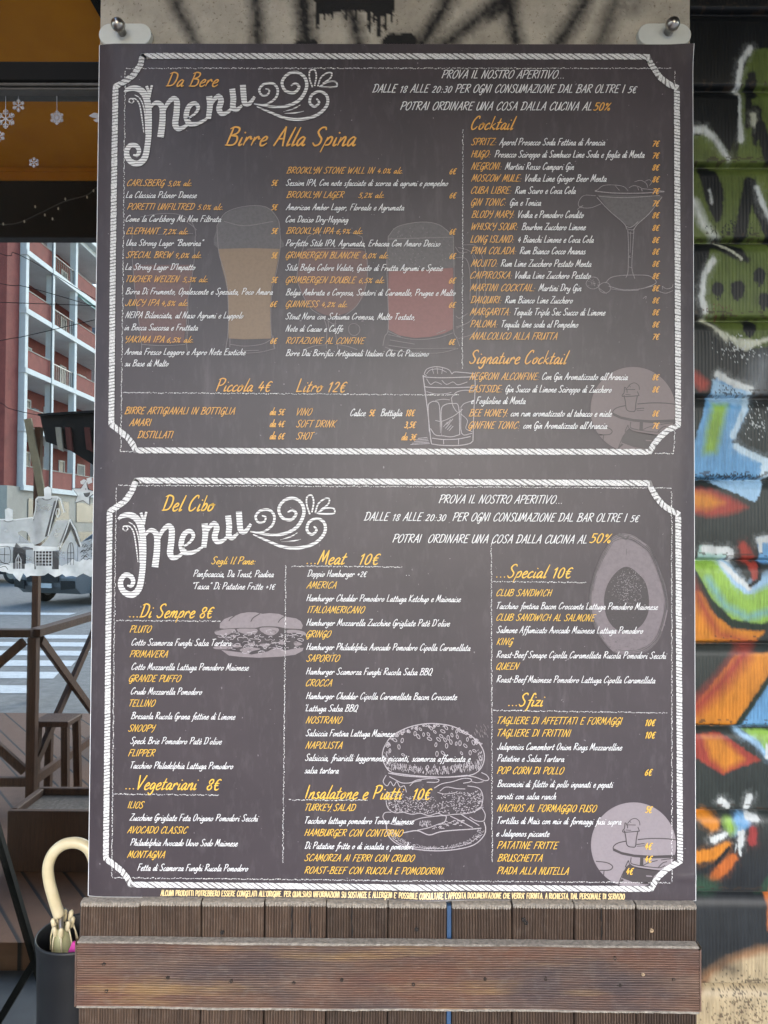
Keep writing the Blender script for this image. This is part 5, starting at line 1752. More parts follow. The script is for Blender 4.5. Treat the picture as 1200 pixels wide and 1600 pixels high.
# ------------------------------------------------------------------ umbrella stand and umbrella beside the cladding
def skin_tube(path, rad, n=16):
    P = catmull(np.array(path, float), 7)
    if hasattr(rad, '__len__'):
        xs_ = np.linspace(0, len(rad) - 1, len(P))
        rad = list(np.interp(xs_, range(len(rad)), rad))
    return MB().tube(P, rad, n)
YU = 0.10
u0 = hit(100, 1500, YU)
umb = thing('umbrella', 'closed pale yellow umbrella with curved cream handle standing in the dark bucket', 'umbrella', (u0[0], YU, 0.05))
t = NT('cream_plastic')
t.col(t.ramp(t.noise(t.coord(), 22, 3), [(.3, (0.52, 0.44, 0.26)), (.7, (0.62, 0.54, 0.36))]))
t.set(Roughness=0.28)
M_CREAM = t.m
hp = [hit(x, y, YU) for x, y in ((93, 1432), (84, 1404), (76.5, 1375), (75.5, 1352), (84, 1332), (100, 1319.5), (120, 1317), (137, 1325), (146, 1342), (148, 1362))]
skin_tube(hp, 0.0098, 18).build('handle', M_CREAM, umb)
t = NT('pale_yellow_film')
t.col(t.ramp(t.noise(t.coord(), 30, 4), [(.3, (0.46, 0.45, 0.22)), (.7, (0.62, 0.61, 0.36))]))
t.set(Roughness=0.22)
t.b.inputs['Transmission Weight'].default_value = 0.45
M_FILM = t.m
M_WHITEFILM = plain('white_seam', (0.70, 0.68, 0.50), 0.4, 0.05, 30)
top = hit(95, 1428, YU)
ax = np.array([0.004, 0.0, -1.0])
mb = MB()
nf = 8
rings = 26
vs, fs = [], []
for i in range(rings):
    q = i / (rings - 1)
    c = top + np.array([0.014 * min(1, q * 4), 0.0, -0.022 - 0.58 * q])
    rr = 0.011 + 0.018 * min(1, q * 5.0) ** .7 - 0.018 * q ** 1.4
    for j in range(nf * 6):
        a_ = 2 * math.pi * j / (nf * 6)
        fold = 1 + 0.24 * math.cos(a_ * nf + 0.8 * q * 6) * min(1, q * 8) * (0.6 if i > 2 else .2)
        vs.append((c[0] + rr * fold * math.cos(a_ + q * 1.2), c[1] + rr * fold * math.sin(a_ + q * 1.2), c[2]))
nn_ = nf * 6
for i in range(rings - 1):
    for j in range(nn_):
        fs.append((i * nn_ + j, i * nn_ + (j + 1) % nn_, (i + 1) * nn_ + (j + 1) % nn_, (i + 1) * nn_ + j))
mb.add(vs, fs, 0, True)
mb.build('folded_canopy', M_FILM, umb)
random.seed(3)
for j in range(8):
    a_ = 2 * math.pi * j / 8 + .2
    b0 = top + np.array([0.004 + 0.0155 * math.cos(a_), 0.0155 * math.sin(a_), -0.016 + 0.007 * math.sin(a_) + random.uniform(-.003, .005)])
    b1 = top + np.array([0.008 + 0.024 * math.cos(a_), 0.024 * math.sin(a_), -0.060])
    rb = MB().tube([b1, (b0 + b1) / 2 + np.array([.002 * math.cos(a_), .002 * math.sin(a_), 0]), b0], [.0011, .0012, .0014], 6).build('rib', M_CREAM, umb)
    d_ = np.array([.22 * math.cos(a_), .22 * math.sin(a_), 1.0])
    MB().tube([b0 - d_ * .010, b0 - d_ * .006, b0, b0 + d_ * .006, b0 + d_ * .009], [.0022, .0040, .0044, .0040, .0016], 12).build('rib_tip', M_CREAM, rb)
    # pale welded seam running down the folded film
    pts = []
    for q in np.linspace(0, 1, 9):
        rr = 0.0245 + .006 * math.sin(q * 3.0)
        aa = a_ + .5 + q * 1.1
        pts.append((b1[0] * (1 - q) + q * (top[0] + .014 + rr * math.cos(aa)), YU + rr * math.sin(aa), b1[2] - .09 * q))
    MB().tube(catmull(np.array(pts), 4), .0007, 5).build('seam', M_WHITEFILM, umb)
mb = MB()
mb.tube([top, top + np.array([.012, 0, -.3]), (u0[0] - .002, YU, .09)], [.005, .004, .003], 8)
mb.build('shaft', M_STEEL, umb)
M_PINK = plain('magenta_fabric', (0.48, 0.045, 0.27), 0.55, 0.2, 60)
mb = MB()
q0 = [hit(x, y, YU - .045) for x, y in ((113, 1472), (122, 1478), (126, 1530), (94, 1530), (97, 1510))]
mb.add([tuple(p) for p in q0] + [(p[0] + .002, p[1] + .005, p[2]) for p in q0], [(0, 1, 2, 3, 4), (9, 8, 7, 6, 5)] + [(i, 5 + i, 5 + (i + 1) % 5, (i + 1) % 5) for i in range(5)], 0)
tag(mb.build('folded_pink_cloth', M_PINK), 'folded magenta cloth tucked beside the umbrella in the dark bucket', 'cloth')
bz = hit(95, 1512, YU - .1)[2]
bx_ = hit(116, 1512, YU)[0]
M_SLATE = plain('dark_slate_plastic', (0.007, 0.008, 0.010), 0.5, 0.25, 18, bump=0.05)
mb = MB()
R1_ = 0.068
mb.lathe((bx_, YU + .01, 0.02), [(R1_ * .8, 0), (R1_ * .82, .02), (R1_ * .97, bz - .05), (R1_, bz - .03), (R1_ * 1.02, bz - .024), (R1_ * 1.02, bz - .018), (R1_ * .98, bz - .02), (R1_ * .95, bz - .05), (R1_ * .8, .05)], 40)
tag(mb.build('umbrella_bucket', M_SLATE), 'round dark slate bucket holding the pale yellow umbrella', 'bucket')

# ------------------------------------------------------------------ shop window
WX0, WX1 = -2.6, PL0 + 0.002
shop = thing('shop_window', 'dark framed shop window reflecting the street, left of the menu poster', 'window', (-1.5, YG, 0))
gm = bpy.data.materials.new('reflecting_glass')
gm.use_nodes = True
g_ = gm.node_tree
g_.nodes.clear()
o_ = g_.nodes.new('ShaderNodeOutputMaterial')
mx = g_.nodes.new('ShaderNodeMixShader')
tr = g_.nodes.new('ShaderNodeBsdfTransparent')
gl = g_.nodes.new('ShaderNodeBsdfGlossy')
tr.inputs[0].default_value = (0.55, 0.58, 0.57, 1)
gl.inputs['Color'].default_value = (0.93, 1.0, 0.98, 1)
gl.inputs['Roughness'].default_value = 0.0
mx.inputs[0].default_value = 0.62
df = g_.nodes.new('ShaderNodeBsdfDiffuse')
df.inputs[0].default_value = (0.55, 0.56, 0.55, 1)
m2 = g_.nodes.new('ShaderNodeMixShader')
tc_ = g_.nodes.new('ShaderNodeTexCoord')
nz_ = g_.nodes.new('ShaderNodeTexNoise')
nz_.inputs['Scale'].default_value = 3.5
nz_.inputs['Detail'].default_value = 7
mr_ = g_.nodes.new('ShaderNodeMapRange')
mr_.inputs['From Min'].default_value = .38
mr_.inputs['From Max'].default_value = .72
mr_.inputs['To Min'].default_value = .0
mr_.inputs['To Max'].default_value = .010
for a, b in ((tr.outputs[0], mx.inputs[1]), (gl.outputs[0], mx.inputs[2]), (tc_.outputs['Object'], nz_.inputs['Vector']), (nz_.outputs['Fac'], mr_.inputs['Value']),
             (mr_.outputs[0], m2.inputs[0]), (mx.outputs[0], m2.inputs[1]), (df.outputs[0], m2.inputs[2]), (m2.outputs[0], o_.inputs[0])):
    g_.links.new(a, b)
zb1, zb0 = hit(60, 109, YG)[2], hit(60, 150, YG)[2]
zmid = hit(60, 140, YG)[2]
for z0, z1 in ((0.06, zb0), (zb1, 3.22)):
    mb = MB()
    mb.box((WX0 + .04, YG, z0), (WX1, YG + .008, z1))
    mb.build('glass_pane', gm, shop)
M_FRAME = plain('black_frame', (0.004, 0.004, 0.004), 0.6, 0.2, 40, spec=0.15)
M_FRAMEG = plain('grey_frame_edge', (0.075, 0.072, 0.068), 0.35, 0.2, 40)
mb = MB()
mb.box((WX0, YG - .03, zmid), (WX1, YG + .03, zb1), 0, .003)
mb.build('transom_bar', M_FRAME, shop)
mb = MB()
mb.box((WX0, YG - .022, zb0), (WX1, YG + .03, zb0 + (zmid - zb0) * .42), 0, .0015)
mb.box((WX0, YG - .026, zb0 + (zmid - zb0) * .5), (WX1, YG + .03, zmid), 0, .0015)
mb.build('transom_bead', M_FRAMEG, shop)
mb = MB()
mb.box((WX0, YG - .03, 0.0), (WX1, YG + .03, 0.058), 0, .003)
mb.box((WX0, YG - .03, 3.222), (WX1, YG + .03, 3.268), 0, .003)
mb.box((WX0, YG - .03, 0.06), (WX0 + .038, YG + .03, 3.22), 0, .003)
mb.build('frame', M_FRAME, shop)
M_DARKROOM = plain('dark_interior', (0.02, 0.016, 0.013), 0.9, 0.3, 6)
mb = MB()
mb.box((WX0 - .2, 1.6, 0), (WX1 + .1, 1.62, 3.3))
mb.box((WX0 - .22, YG + .06, 0), (WX0 - .2, 1.6, 3.3))
mb.box((WX1 + .1, .51, 0), (WX1 + .12, 1.6, 3.3))
mb.box((WX0 - .2, YG + .06, -.02), (WX1 + .1, 1.6, 0))
mb.box((WX0 - .2, YG + .06, 3.28), (WX1 + .1, 1.6, 3.3))
mb.build('dark_interior', M_DARKROOM, shop)

# stickers on the glass
def decal(name, c, al):
    m = bpy.data.materials.new(name)
    m.use_nodes = True
    n = m.node_tree
    b = n.nodes['Principled BSDF']
    tc = n.nodes.new('ShaderNodeTexCoord')
    nz = n.nodes.new('ShaderNodeTexNoise')
    nz.inputs['Scale'].default_value = 28
    nz.inputs['Detail'].default_value = 4
    rp = n.nodes.new('ShaderNodeMapRange')
    rp.inputs['From Min'].default_value = .35
    rp.inputs['From Max'].default_value = .65
    rp.inputs['To Min'].default_value = al * .70
    rp.inputs['To Max'].default_value = min(1, al * 1.15)
    n.links.new(tc.outputs['Object'], nz.inputs['Vector'])
    n.links.new(nz.outputs['Fac'], rp.inputs['Value'])
    n.links.new(rp.outputs[0], b.inputs['Alpha'])
    b.inputs['Base Color'].default_value = (*c, 1)
    b.inputs['Roughness'].default_value = 0.5
    return m
D_SNOW = decal('snow_film', (0.58, 0.64, 0.67), .78)
D_WALL = decal('thin_white_film', (0.52, 0.60, 0.66), .46)
D_ROOF = decal('roof_film', (0.48, 0.54, 0.58), .5)
D_FLAKE = decal('snowflake_film', (0.46, 0.47, 0.52), .75)
D_DARK = decal('dark_line_and_reflection_film', (0.02, 0.022, 0.026), .8)
class Film(Ink):
    def __init__(s, lay=0):
        s.v, s.f, s.mi, s.dy, s.cnt = [], [], [], [], 0
        s.lay = lay
    def pt(s, p):
        h = hit(p[0], p[1], YG)
        return (float(h[0]), float(h[2]))
    def poly(s, pts, mat=0):
        s.polyw([s.pt(p) for p in pts], mat)
    def rib(s, pts, w, mat=0, smooth=False, k=4, closed=False):
        W = w * 0.001274
        s.ribw(np.array([s.pt(p) for p in pts]), W, mat, smooth, k, closed)
    def build(s, name, mats, parent=None):
        me = bpy.data.meshes.new(name)
        y = YG - 0.0006 - 0.0003 * s.lay
        me.from_pydata([(q[0], y + d_, q[1]) for q, d_ in zip(s.v, s.dy)], [], s.f)
        for m in (mats if isinstance(mats, (list, tuple)) else [mats]):
            me.materials.append(m)
        me.polygons.foreach_set('material_index', s.mi)
        me.update()
        o = bpy.data.objects.new(name, me)
        COL.objects.link(o)
        if parent is not None:
            o.parent = parent
            o.matrix_parent_inverse = Matrix.Translation(-parent.location)
        return o
def flake(cx, cy_, r, top, kind, label):
    k = Film()
    if top:
        k.rib([(cx, top), (cx, cy_ - r)], .8)
    for i in range(6):
        a = math.pi / 2 + i * math.pi / 3
        u = (math.cos(a), -math.sin(a))
        v = (-u[1], u[0])
        k.rib([(cx, cy_), (cx + u[0] * r, cy_ + u[1] * r)], r * .12)
        for q, l in ((.45, .30), (.68, .26), (.88, .12)) if kind else ((.5, .36), (.8, .22)):
            for s_ in (-1, 1):
                p0 = (cx + u[0] * r * q, cy_ + u[1] * r * q)
                p1 = (p0[0] + (u[0] * .7 + s_ * v[0]) * r * l, p0[1] + (u[1] * .7 + s_ * v[1]) * r * l)
                k.rib([p0, p1], r * .11)
        if kind == 2:
            b = a + math.pi / 6
            k.rib([(cx + math.cos(a) * r * .55, cy_ - math.sin(a) * r * .55), (cx + math.cos(b) * r * .55, cy_ - math.sin(b) * r * .55), (cx + math.cos(a + math.pi / 3) * r * .55, cy_ - math.sin(a + math.pi / 3) * r * .55)], r * .1)
            k.rib([(cx, cy_), (cx + math.cos(b) * r * .85, cy_ - math.sin(b) * r * .85)], r * .1)
    tag(k.build('snowflake_sticker', D_FLAKE), label, 'sticker', 'white snowflake stickers on the shop window')
flake(9, 186, 15, 149, 1, 'large white snowflake sticker hanging on a string at the far left of the upper glass')
flake(29, 165, 10, 149, 1, 'small white snowflake sticker just under the frame bar, second from the left')
flake(89, 184, 11, 149, 2, 'round white snowflake sticker hanging on a string alone in the middle of the orange reflection')
flake(53, 254, 8, 0, 0, 'tiny white snowflake sticker without string low on the orange reflection')
flake(-1, 213, 9, 0, 1, 'white snowflake sticker cut by the left edge of the photo below the largest one')
k = Film()
for q in ((139, 181, 147, 176, 155, 178, 160, 184, 152, 185, 145, 184), (146, 188, 153, 184, 160, 186, 158, 191, 150, 191)):
    k.poly([(q[i], q[i + 1]) for i in range(0, len(q), 2)])
tag(k.build('holly_sticker', D_FLAKE), 'white holly leaf sticker on the glass beside the poster edge', 'sticker')

vz = lambda *q: [(q[i] / 3.81, 680 + q[i + 1] / 3.81) for i in range(0, len(q), 2)]
vill = thing('village_sticker', 'white snowy village window sticker with houses and chimneys on the shop glass', 'sticker', tuple(hit(70, 890, YG)))
k = Film(0)
k.poly(vz(-60, 520, 20, 500, 85, 505, 195, 490, 205, 520, 205, 655, 185, 655, 180, 610, 160, 575, 130, 566, 104, 580, 118, 600, 110, 640, 95, 655, -60, 655))
k.poly(vz(225, 372, 345, 366, 330, 420, 305, 500, 275, 610, 240, 640, 195, 660, 196, 560, 210, 450, 215, 390))
k.poly(vz(338, 505, 420, 502, 395, 570, 365, 640, 350, 680, 210, 680, 240, 660, 280, 625, 310, 570))
k.build('snow_roof', D_ROOF, vill)
for q in ((155, 682, 205, 682, 205, 800, 155, 800), (355, 690, 420, 575, 462, 655, 462, 800, 355, 800), (-60, 660, 78, 660, 75, 790, -60, 790), (318, 684, 354, 684, 354, 800, 318, 800), (465, 640, 600, 600, 600, 790, 465, 790)):
    k = Film(0)
    k.poly(vz(*q))
    k.build('wall_film', D_WALL, vill)
k = Film(1)
for q in ((30, 445, 50, 432, 78, 445, 76, 512, 34, 512), (262, 318, 285, 305, 308, 316, 306, 378, 266, 380), (395, 400, 0, 0)):
    if q[3]:
        k.poly(vz(*q))
k.build('chimney', D_SNOW, vill)
k = Film(2)
random.seed(8)
up, dn = [], []
for i in range(34):
    x = -70 + i * 21
    up += [x, 770 + random.uniform(-12, 12) - (25 if x > 430 else 0)]
    dn = [x, 832 + random.uniform(-14, 14) + (26 if 80 < x < 130 else 0) - (18 if x < 60 else 0)] + dn
dn2 = []
for i in range(0, len(dn), 2):
    dn2 += [dn[i], dn[i + 1]]
for i in range(33):
    a, b = up[2 * i:2 * i + 2], up[2 * i + 2:2 * i + 4]
    j = len(dn2) - 2 - 2 * i
    c, d = dn2[j - 2:j], dn2[j:j + 2]
    k.poly(vz(*a, *b, *c, *d))
k.poly(vz(-60, 645, 200, 645, 205, 662, 195, 672, 150, 662, 110, 672, 60, 660, 0, 674, -60, 664))
k.poly(vz(195, 655, 260, 662, 350, 665, 352, 684, 300, 690, 250, 684, 200, 690))
k.build('snow_bank', D_SNOW, vill)
k = Film(4)
for q, w_ in ((vz(345, 368, 362, 380, 385, 460), 2.2), (vz(346, 370, 318, 470, 288, 600), 1.6), (vz(418, 502, 450, 560, 486, 662), 2.6), (vz(418, 504, 395, 575, 360, 668), 1.8), (vz(215, 385, 230, 370, 345, 366), 2.4), (vz(198, 500, 212, 450, 216, 385), 1.6),
              (vz(0, 502, 90, 504, 195, 490), 1.8), (vz(335, 470, 340, 440, 352, 438, 360, 468, 345, 488, 335, 470), 1.3), (vz(215, 780, 312, 780, 312, 688, 215, 688, 215, 780), 1.2), (vz(98, 795, 98, 740, 112, 708, 128, 740, 128, 795), 1.2)):
    k.rib(q, w_)
for i in range(1, 5):
    k.rib(vz(215 + i * 19.4, 688, 215 + i * 19.4, 780), .9)
    k.rib(vz(215, 688 + i * 18.4, 312, 688 + i * 18.4), .9)
k.rib(vz(112, 715, 112, 795), .9)
k.rib(vz(98, 755, 128, 755), .9)
k.build('white_outline', D_SNOW, vill)
k = Film(3)
for q in (vz(404, 772, 404, 690, 414, 648, 424, 640, 434, 648, 440, 690, 440, 772), vz(422, 642, 422, 772), vz(404, 700, 440, 700), vz(404, 735, 440, 735), vz(0, 755, 60, 758, 58, 668, 0, 665), vz(30, 668, 28, 756), vz(0, 710, 60, 712), vz(250, 372, 265, 384, 290, 386, 312, 376), vz(25, 508, 50, 516, 82, 508),
          vz(0, 740, 20, 760, 60, 770), vz(0, 790, 30, 780, 50, 800)):
    k.rib(q, 1.0, 0, True)
k.poly(vz(206, 688, 216, 688, 216, 798, 206, 798))
k.poly(vz(312, 690, 352, 690, 352, 798, 312, 798))
k.poly(vz(218, 690, 310, 690, 310, 778, 218, 778))
k.poly(vz(346, 388, 324, 392, 302, 478, 268, 606, 286, 600, 320, 515, 352, 425))  # gable gaps are bare glass; their dark reflection is painted in here
k.poly(vz(422, 506, 402, 528, 356, 640, 380, 642, 422, 560))
k.poly(vz(424, 508, 424, 560, 468, 664, 484, 660, 446, 545))
k.poly(vz(80, 690, 98, 640, 150, 690, 150, 795, 80, 795))
for _ in range(26):
    x, y = random.uniform(470, 545), random.uniform(655, 745)
    k.rib(vz(x, y, x + 12, y - 10, x + 24, y - 2), .8, 0, True, 3)
k.build('outline_and_dark_reflection', D_DARK, vill)

star = thing('star_sticker', 'white smiling star sticker on the shop glass above the village sticker', 'sticker', tuple(hit(130, 772, YG)))
k = Film(1)
SP = []
for i in range(10):
    a = -math.pi / 2 + i * math.pi / 5 + .15
    r = 76 if i % 2 == 0 else 38
    SP += [500 + r * math.cos(a), 350 + r * math.sin(a)]
k.poly(vz(*SP[0:2], *SP[2:]))
k.build('star_shape', D_SNOW, star)
k = Film(2)
pts = vz(*SP)
k.rib(pts, 1.1, 0, False, 4, True)
k.rib(vz(500, 345, 508, 362, 520, 366, 532, 356, 536, 340), 1.3, 0, True)
k.poly(vz(500, 345, 536, 340, 530, 358, 518, 367, 507, 361))
k.rib(vz(512, 316, 513, 326), 1.5)
k.rib(vz(526, 314, 527, 324), 1.5)
k.build('smile', D_DARK, star)
k = Film(0)
k.poly(vz(478, 275, 500, 262, 520, 272, 518, 300, 482, 290))
k.poly(vz(515, 258, 545, 250, 550, 282, 525, 292))
k.build('snow_cap', D_SNOW, star)

# ------------------------------------------------------------------ the street side the window looks at (seen in its reflection)
def vx(px, d):
    return virt(px, 826, d)[0]
def vyd(d):                 # real y of something d metres deep in the reflection
    return 2 * YG - (CAM[1] + d)
def vzh(py, d, px=80):
    return virt(px, py, d)[2]

# ground, street, pavement, deck
M_ASPH = plain('asphalt', (0.20, 0.19, 0.175), 0.85, 0.25, 9, bump=0.2)
M_PAVE = plain('paving', (0.30, 0.285, 0.27), 0.85, 0.2, 7, bump=0.2)
mb = MB()
mb.add([(-600, -600, -.14), (600, -600, -.14), (600, .6, -.14), (-600, .6, -.14)], [(0, 1, 2, 3)])
struct(mb.build('ground', M_PAVE))
mb = MB()
mb.add([(-200, -17.5, -.125), (200, -17.5, -.125), (200, -4.75, -.125), (-200, -4.75, -.125)], [(0, 1, 2, 3)])
mb.add([(-18.2, -90, -.126), (-7.5, -90, -.126), (-7.5, -17.4, -.126), (-18.2, -17.4, -.126)], [(0, 1, 2, 3)])
struct(mb.build('road', M_ASPH))
mb = MB()
mb.box((-60, -4.6, -.13), (60, .5, 0.0))
mb.box((-60, -4.75, -.13), (60, -4.61, 0.006))
struct(mb.build('pavement', M_PAVE))
mb = MB()
mb.box((-6.0, -.98, .0005), (-.72, .215, .012))
struct(mb.build('dark_paving', plain('dark_slate_paving', (0.035, 0.038, 0.042), 0.6, 0.35, 14)))
M_LINE = plain('road_paint', (0.62, 0.62, 0.60), 0.7, 0.15, 14)
M_YLINE = plain('yellow_road_paint', (0.50, 0.42, 0.22), 0.7, 0.15, 14)
mb = MB()
for i in range(6):
    y = -6.15 - i * 0.78
    xr = -3.75 - i * .12
    mb.add([(-9.5, y - .40, -.12), (xr, y - .40, -.12), (xr + .1, y, -.12), (-9.5, y, -.12)], [(0, 1, 2, 3)])
mb.add([(-16, -13.9, -.12), (-6.2, -13.6, -.12), (-6.2, -13.2, -.12), (-16, -13.5, -.12)], [(0, 1, 2, 3)])
struct(mb.build('road_markings', M_LINE))
mb = MB()
mb.add([(-30, -4.95, -.12), (30, -4.95, -.12), (30, -4.80, -.12), (-30, -4.80, -.12)], [(0, 1, 2, 3)])
struct(mb.build('kerb_line', M_YLINE))
t = NT('deck_boards')
tc = t.n('ShaderNodeTexCoord')
mp = t.n('ShaderNodeMapping')
mp.inputs['Rotation'].default_value = (0, 0, math.radians(38))
t.l(tc.outputs['Object'], mp.inputs['Vector'])
wv = t.n('ShaderNodeTexWave', wave_type='BANDS', bands_direction='X', wave_profile='SAW')
wv.inputs['Scale'].default_value = 2.2
t.l(mp.outputs[0], wv.inputs['Vector'])
f = t.noise(t.coord((1, 1, 1)), 20, 5)
cc = t.mix(f, (0.11, 0.048, 0.022), (0.19, 0.090, 0.046))
t.col(t.mix(t.ramp(wv.outputs['Fac'], [(0.06, (1, 1, 1)), (0.12, (0, 0, 0))]), cc, (0.012, 0.009, 0.007)))
t.set(Roughness=0.7)
mb = MB()
mb.box((-6.0, -4.4, 0.001), (-0.78, -1.0, 0.10))
struct(mb.build('wooden_deck', t.m))

# deck furniture
M_BROWN = wood('brown_stained_wood', (0.040, 0.015, 0.006), (0.105, 0.042, 0.019), 'z', 0.0)
DX, DD = vx(55, 4.1), 4.1
def rail(ax, ay, bx, by, label, nb, post=True):
    r = thing('deck_railing', label, 'railing', ((ax + bx) / 2, (ay + by) / 2, .1), 'brown cross braced railings of the deck')
    for i in range(nb + 1):
        q = i / nb
        x, y = ax + (bx - ax) * q, ay + (by - ay) * q
        if i == 0 and not post:
            continue
        mb = MB()
        mb.box((x - .024, y - .024, .1), (x + .024, y + .024, 1.00), 0, .004)
        mb.build('post', M_BROWN, r)
    mb = MB()
    mb.bar((ax, ay, 1.022), (bx, by, 1.022), .07, .04)
    mb.build('handrail', M_BROWN, r)
    mb = MB()
    mb.bar((ax, ay, .24), (bx, by, .24), .03, .045)
    mb.build('lower_rail', M_BROWN, r)
    for i in range(nb):
        x0, y0 = ax + (bx - ax) * i / nb, ay + (by - ay) * i / nb
        x1, y1 = ax + (bx - ax) * (i + 1) / nb, ay + (by - ay) * (i + 1) / nb
        dx, dy = (x1 - x0) * .05, (y1 - y0) * .05
        for k_, (za, zb_) in enumerate(((.29, .98), (.98, .29))):
            o = .016 if k_ else -.016
            mb = MB()
            mb.bar((x0 + dx + o * (dy != 0), y0 + dy + o * (dx != 0), za), (x1 - dx + o * (dy != 0), y1 - dy + o * (dx != 0), zb_), .025, .045)
            mb.build('brace', M_BROWN, r)
    return r
yR = vyd(DD)
rail(DX, yR, DX, yR - 2.05, 'brown wooden deck railing with crossed braces running out to the kerb', 2)
rail(DX, yR, DX - 2.6, yR, 'brown wooden deck railing with crossed braces running along the front of the deck', 3, False)
st = thing('stool', 'square brown wooden stool standing on the deck beside the railing', 'stool', (vx(94, 4.3), vyd(4.3), .1))
sx, sy_ = vx(94, 4.3), vyd(4.3)
mb = MB()
mb.box((sx - .10, sy_ - .10, .50), (sx + .10, sy_ + .10, .53), 0, .005)
mb.build('seat', M_BROWN, st)
for a in (-1, 1):
    for b in (-1, 1):
        mb = MB()
        mb.bar((sx + a * .075, sy_ + b * .075, .498), (sx + a * .085, sy_ + b * .085, .1), .035, .035)
        mb.build('leg', M_BROWN, st)
pbx = thing('planter_box', 'low brown wooden planter box filled with earth on the deck', 'planter', (vx(85, 3.35), vyd(3.35), .1))
x0, x1, y0 = vx(18, 3.35), vx(150, 3.35) + .2, vyd(3.35)
mb = MB()
mb.box((x0, y0 - .32, .1), (x1, y0 - .29, .36), 0, .004)
mb.box((x0, y0 - .03, .1), (x1, y0, .36), 0, .004)
mb.box((x0, y0 - .288, .1), (x0 + .03, y0 - .032, .36), 0, .004)
mb.box((x1 - .03, y0 - .288, .1), (x1, y0 - .032, .36), 0, .004)
mb.build('box_side', M_BROWN, pbx)
mb = MB()
mb.box((x0 + .032, y0 - .287, .1), (x1 - .032, y0 - .033, .33))
mb.build('earth', plain('dry_earth', (0.12, 0.10, 0.085), 0.95, 0.4, 60, bump=0.8), pbx)
fs_ = thing('folding_stand', 'black metal folding stand with crossed legs near the shop window', 'stand', (vx(40, 2.1), vyd(2.1), 0))
c = virt(46, 1480, 2.1)
for k_, (a, b) in enumerate((((-4, 1275), (118, 1690)), ((97, 1428), (-60, 1690)))):
    pa, pb = virt(a[0], a[1], 2.1), virt(b[0], b[1], 2.1)
    q = (0.0 - pa[2]) / (pb[2] - pa[2])
    pb = pa + (pb - pa) * q
    pa[1] += (-.02 if k_ else .02)
    pb[1] = pa[1]
    mb = MB()
    mb.bar(pa, pb, .018, .018)
    mb.build('crossed_leg', M_FRAME, fs_)
pa, pb = virt(-4, 1275, 2.1), virt(120, 1395, 2.1)

# awnings
t = NT('orange_canvas')
t.col(t.ramp(t.noise(t.coord(), 6, 4), [(.3, (0.56, 0.20, 0.002)), (.7, (0.66, 0.25, 0.003))]))
t.set(Roughness=0.85)
t.b.inputs['Transmission Weight'].default_value = 0.0
M_ORANGE = t.m
aw = thing('orange_awning', 'orange canvas shop awning with valance spread over the deck', 'awning', (-3.3, -1.0, 3.1))
d1 = 3.95
y1 = vyd(d1)
z1 = vzh(262, d1)
z1b = vzh(281, d1)
hA = 3.62
ax0, ax1 = -6.2, -1.0
def aedge(z):               # the side edge leaves the wall at the height of the upper glass
    return -0.567 * (z - CAM[2])
mb = MB()
n1_ = 14
vs = []
for i in range(n1_ + 1):
    q = i / n1_
    y = 0.0 + (y1 - 0.0) * q
    z = hA + (z1 - hA) * q
    vs += [(ax0, y, z), (aedge(z), y, z), (aedge(z), y, z + .006), (ax0, y, z + .006)]
fs = []
for i in range(n1_):
    for a in range(4):
        fs.append((i * 4 + a, i * 4 + (a + 1) % 4, i * 4 + 4 + (a + 1) % 4, i * 4 + 4 + a))
mb.add(vs, fs, 0, False)
mb.build('canvas', M_ORANGE, aw)
mb = MB()
mb.box((ax0, y1 - .012, z1b), (aedge(z1), y1, z1 + .006))
mb.build('valance', M_ORANGE, aw)
mb = MB()
mb.bar((aedge(hA) + .025, 0.0, hA - .01), (aedge(z1) + .025, y1 - .02, z1 - .01), .04, .05)
mb.build('side_arm', M_FRAME, aw)
mb = MB()
mb.bar((ax0, y1 + .006, z1b + .05), (aedge(z1) - .03, y1 + .006, z1b + .05), .009, .02)
mb.build('front_bar', M_ORANGE, aw)
bm_ = thing('terrace_beam', 'dark brown timber beam along the front of the deck below the orange awning', 'beam', (-3.5, y1 - .06, 3.0))
zB0, zB1 = vzh(368.5, d1), z1b + .06
mb = MB()
mb.box((ax0, y1 - .10, zB0), (-0.95, y1 - .02, zB1), 0, .004)
mb.build('beam', plain('dark_stained_beam', (0.012, 0.008, 0.006), 0.7, 0.3, 20), bm_)
for x in (-5.9, -3.4):
    mb = MB()
    mb.box((x, y1 - .10, .1), (x + .08, y1 - .02, zB0 - .002))
    mb.build('post', M_BROWN, bm_)
sl = thing('string_lights', 'thin string of small fairy lights sagging along the dark beam', 'lights', (-2, y1, 3.1))
pts = [virt(x, y, d1 - .05) for x, y in ((-120, 352), (-40, 348), (20, 350), (62, 333), (100, 315), (135, 305), (150, 294), (175, 280))]
MB().tube(catmull(np.array(pts), 5), .0025, 6).build('wire', M_FRAMEG, sl)
mbulb = plain('warm_bulb', (0.7, 0.62, 0.5), 0.3, 0.05, 20)
for x, y in ((38, 346), (55, 323), (70, 336), (91, 326), (102, 311), (136, 308), (146, 298), (82, 342), (5, 350)):
    MB().lathe(tuple(virt(x, y, d1 - .06)), [(.0015, -.007), (.004, -.003), (.004, .003), (.002, .007)], 8).build('bulb', mbulb, sl)
da = thing('added_shade_awning', 'unseen dark awning added over the poster and the shutter to shade the poster top', 'awning', (1.4, -1.2, 3.3))  # added out of view to shade the poster top and cut its sheen
M_SHADECAN = plain('added_shade_canvas', (0.020, 0.019, 0.019), 0.9, 0.2, 12)
mb = MB()
mb.prism([(0.0, 3.50), (AW_E, AW_Z), (AW_E, AW_Z + .008), (0.0, 3.508)], -0.70, 4.5, 'x')
mb.build('canvas', M_SHADECAN, da)
mb = MB()
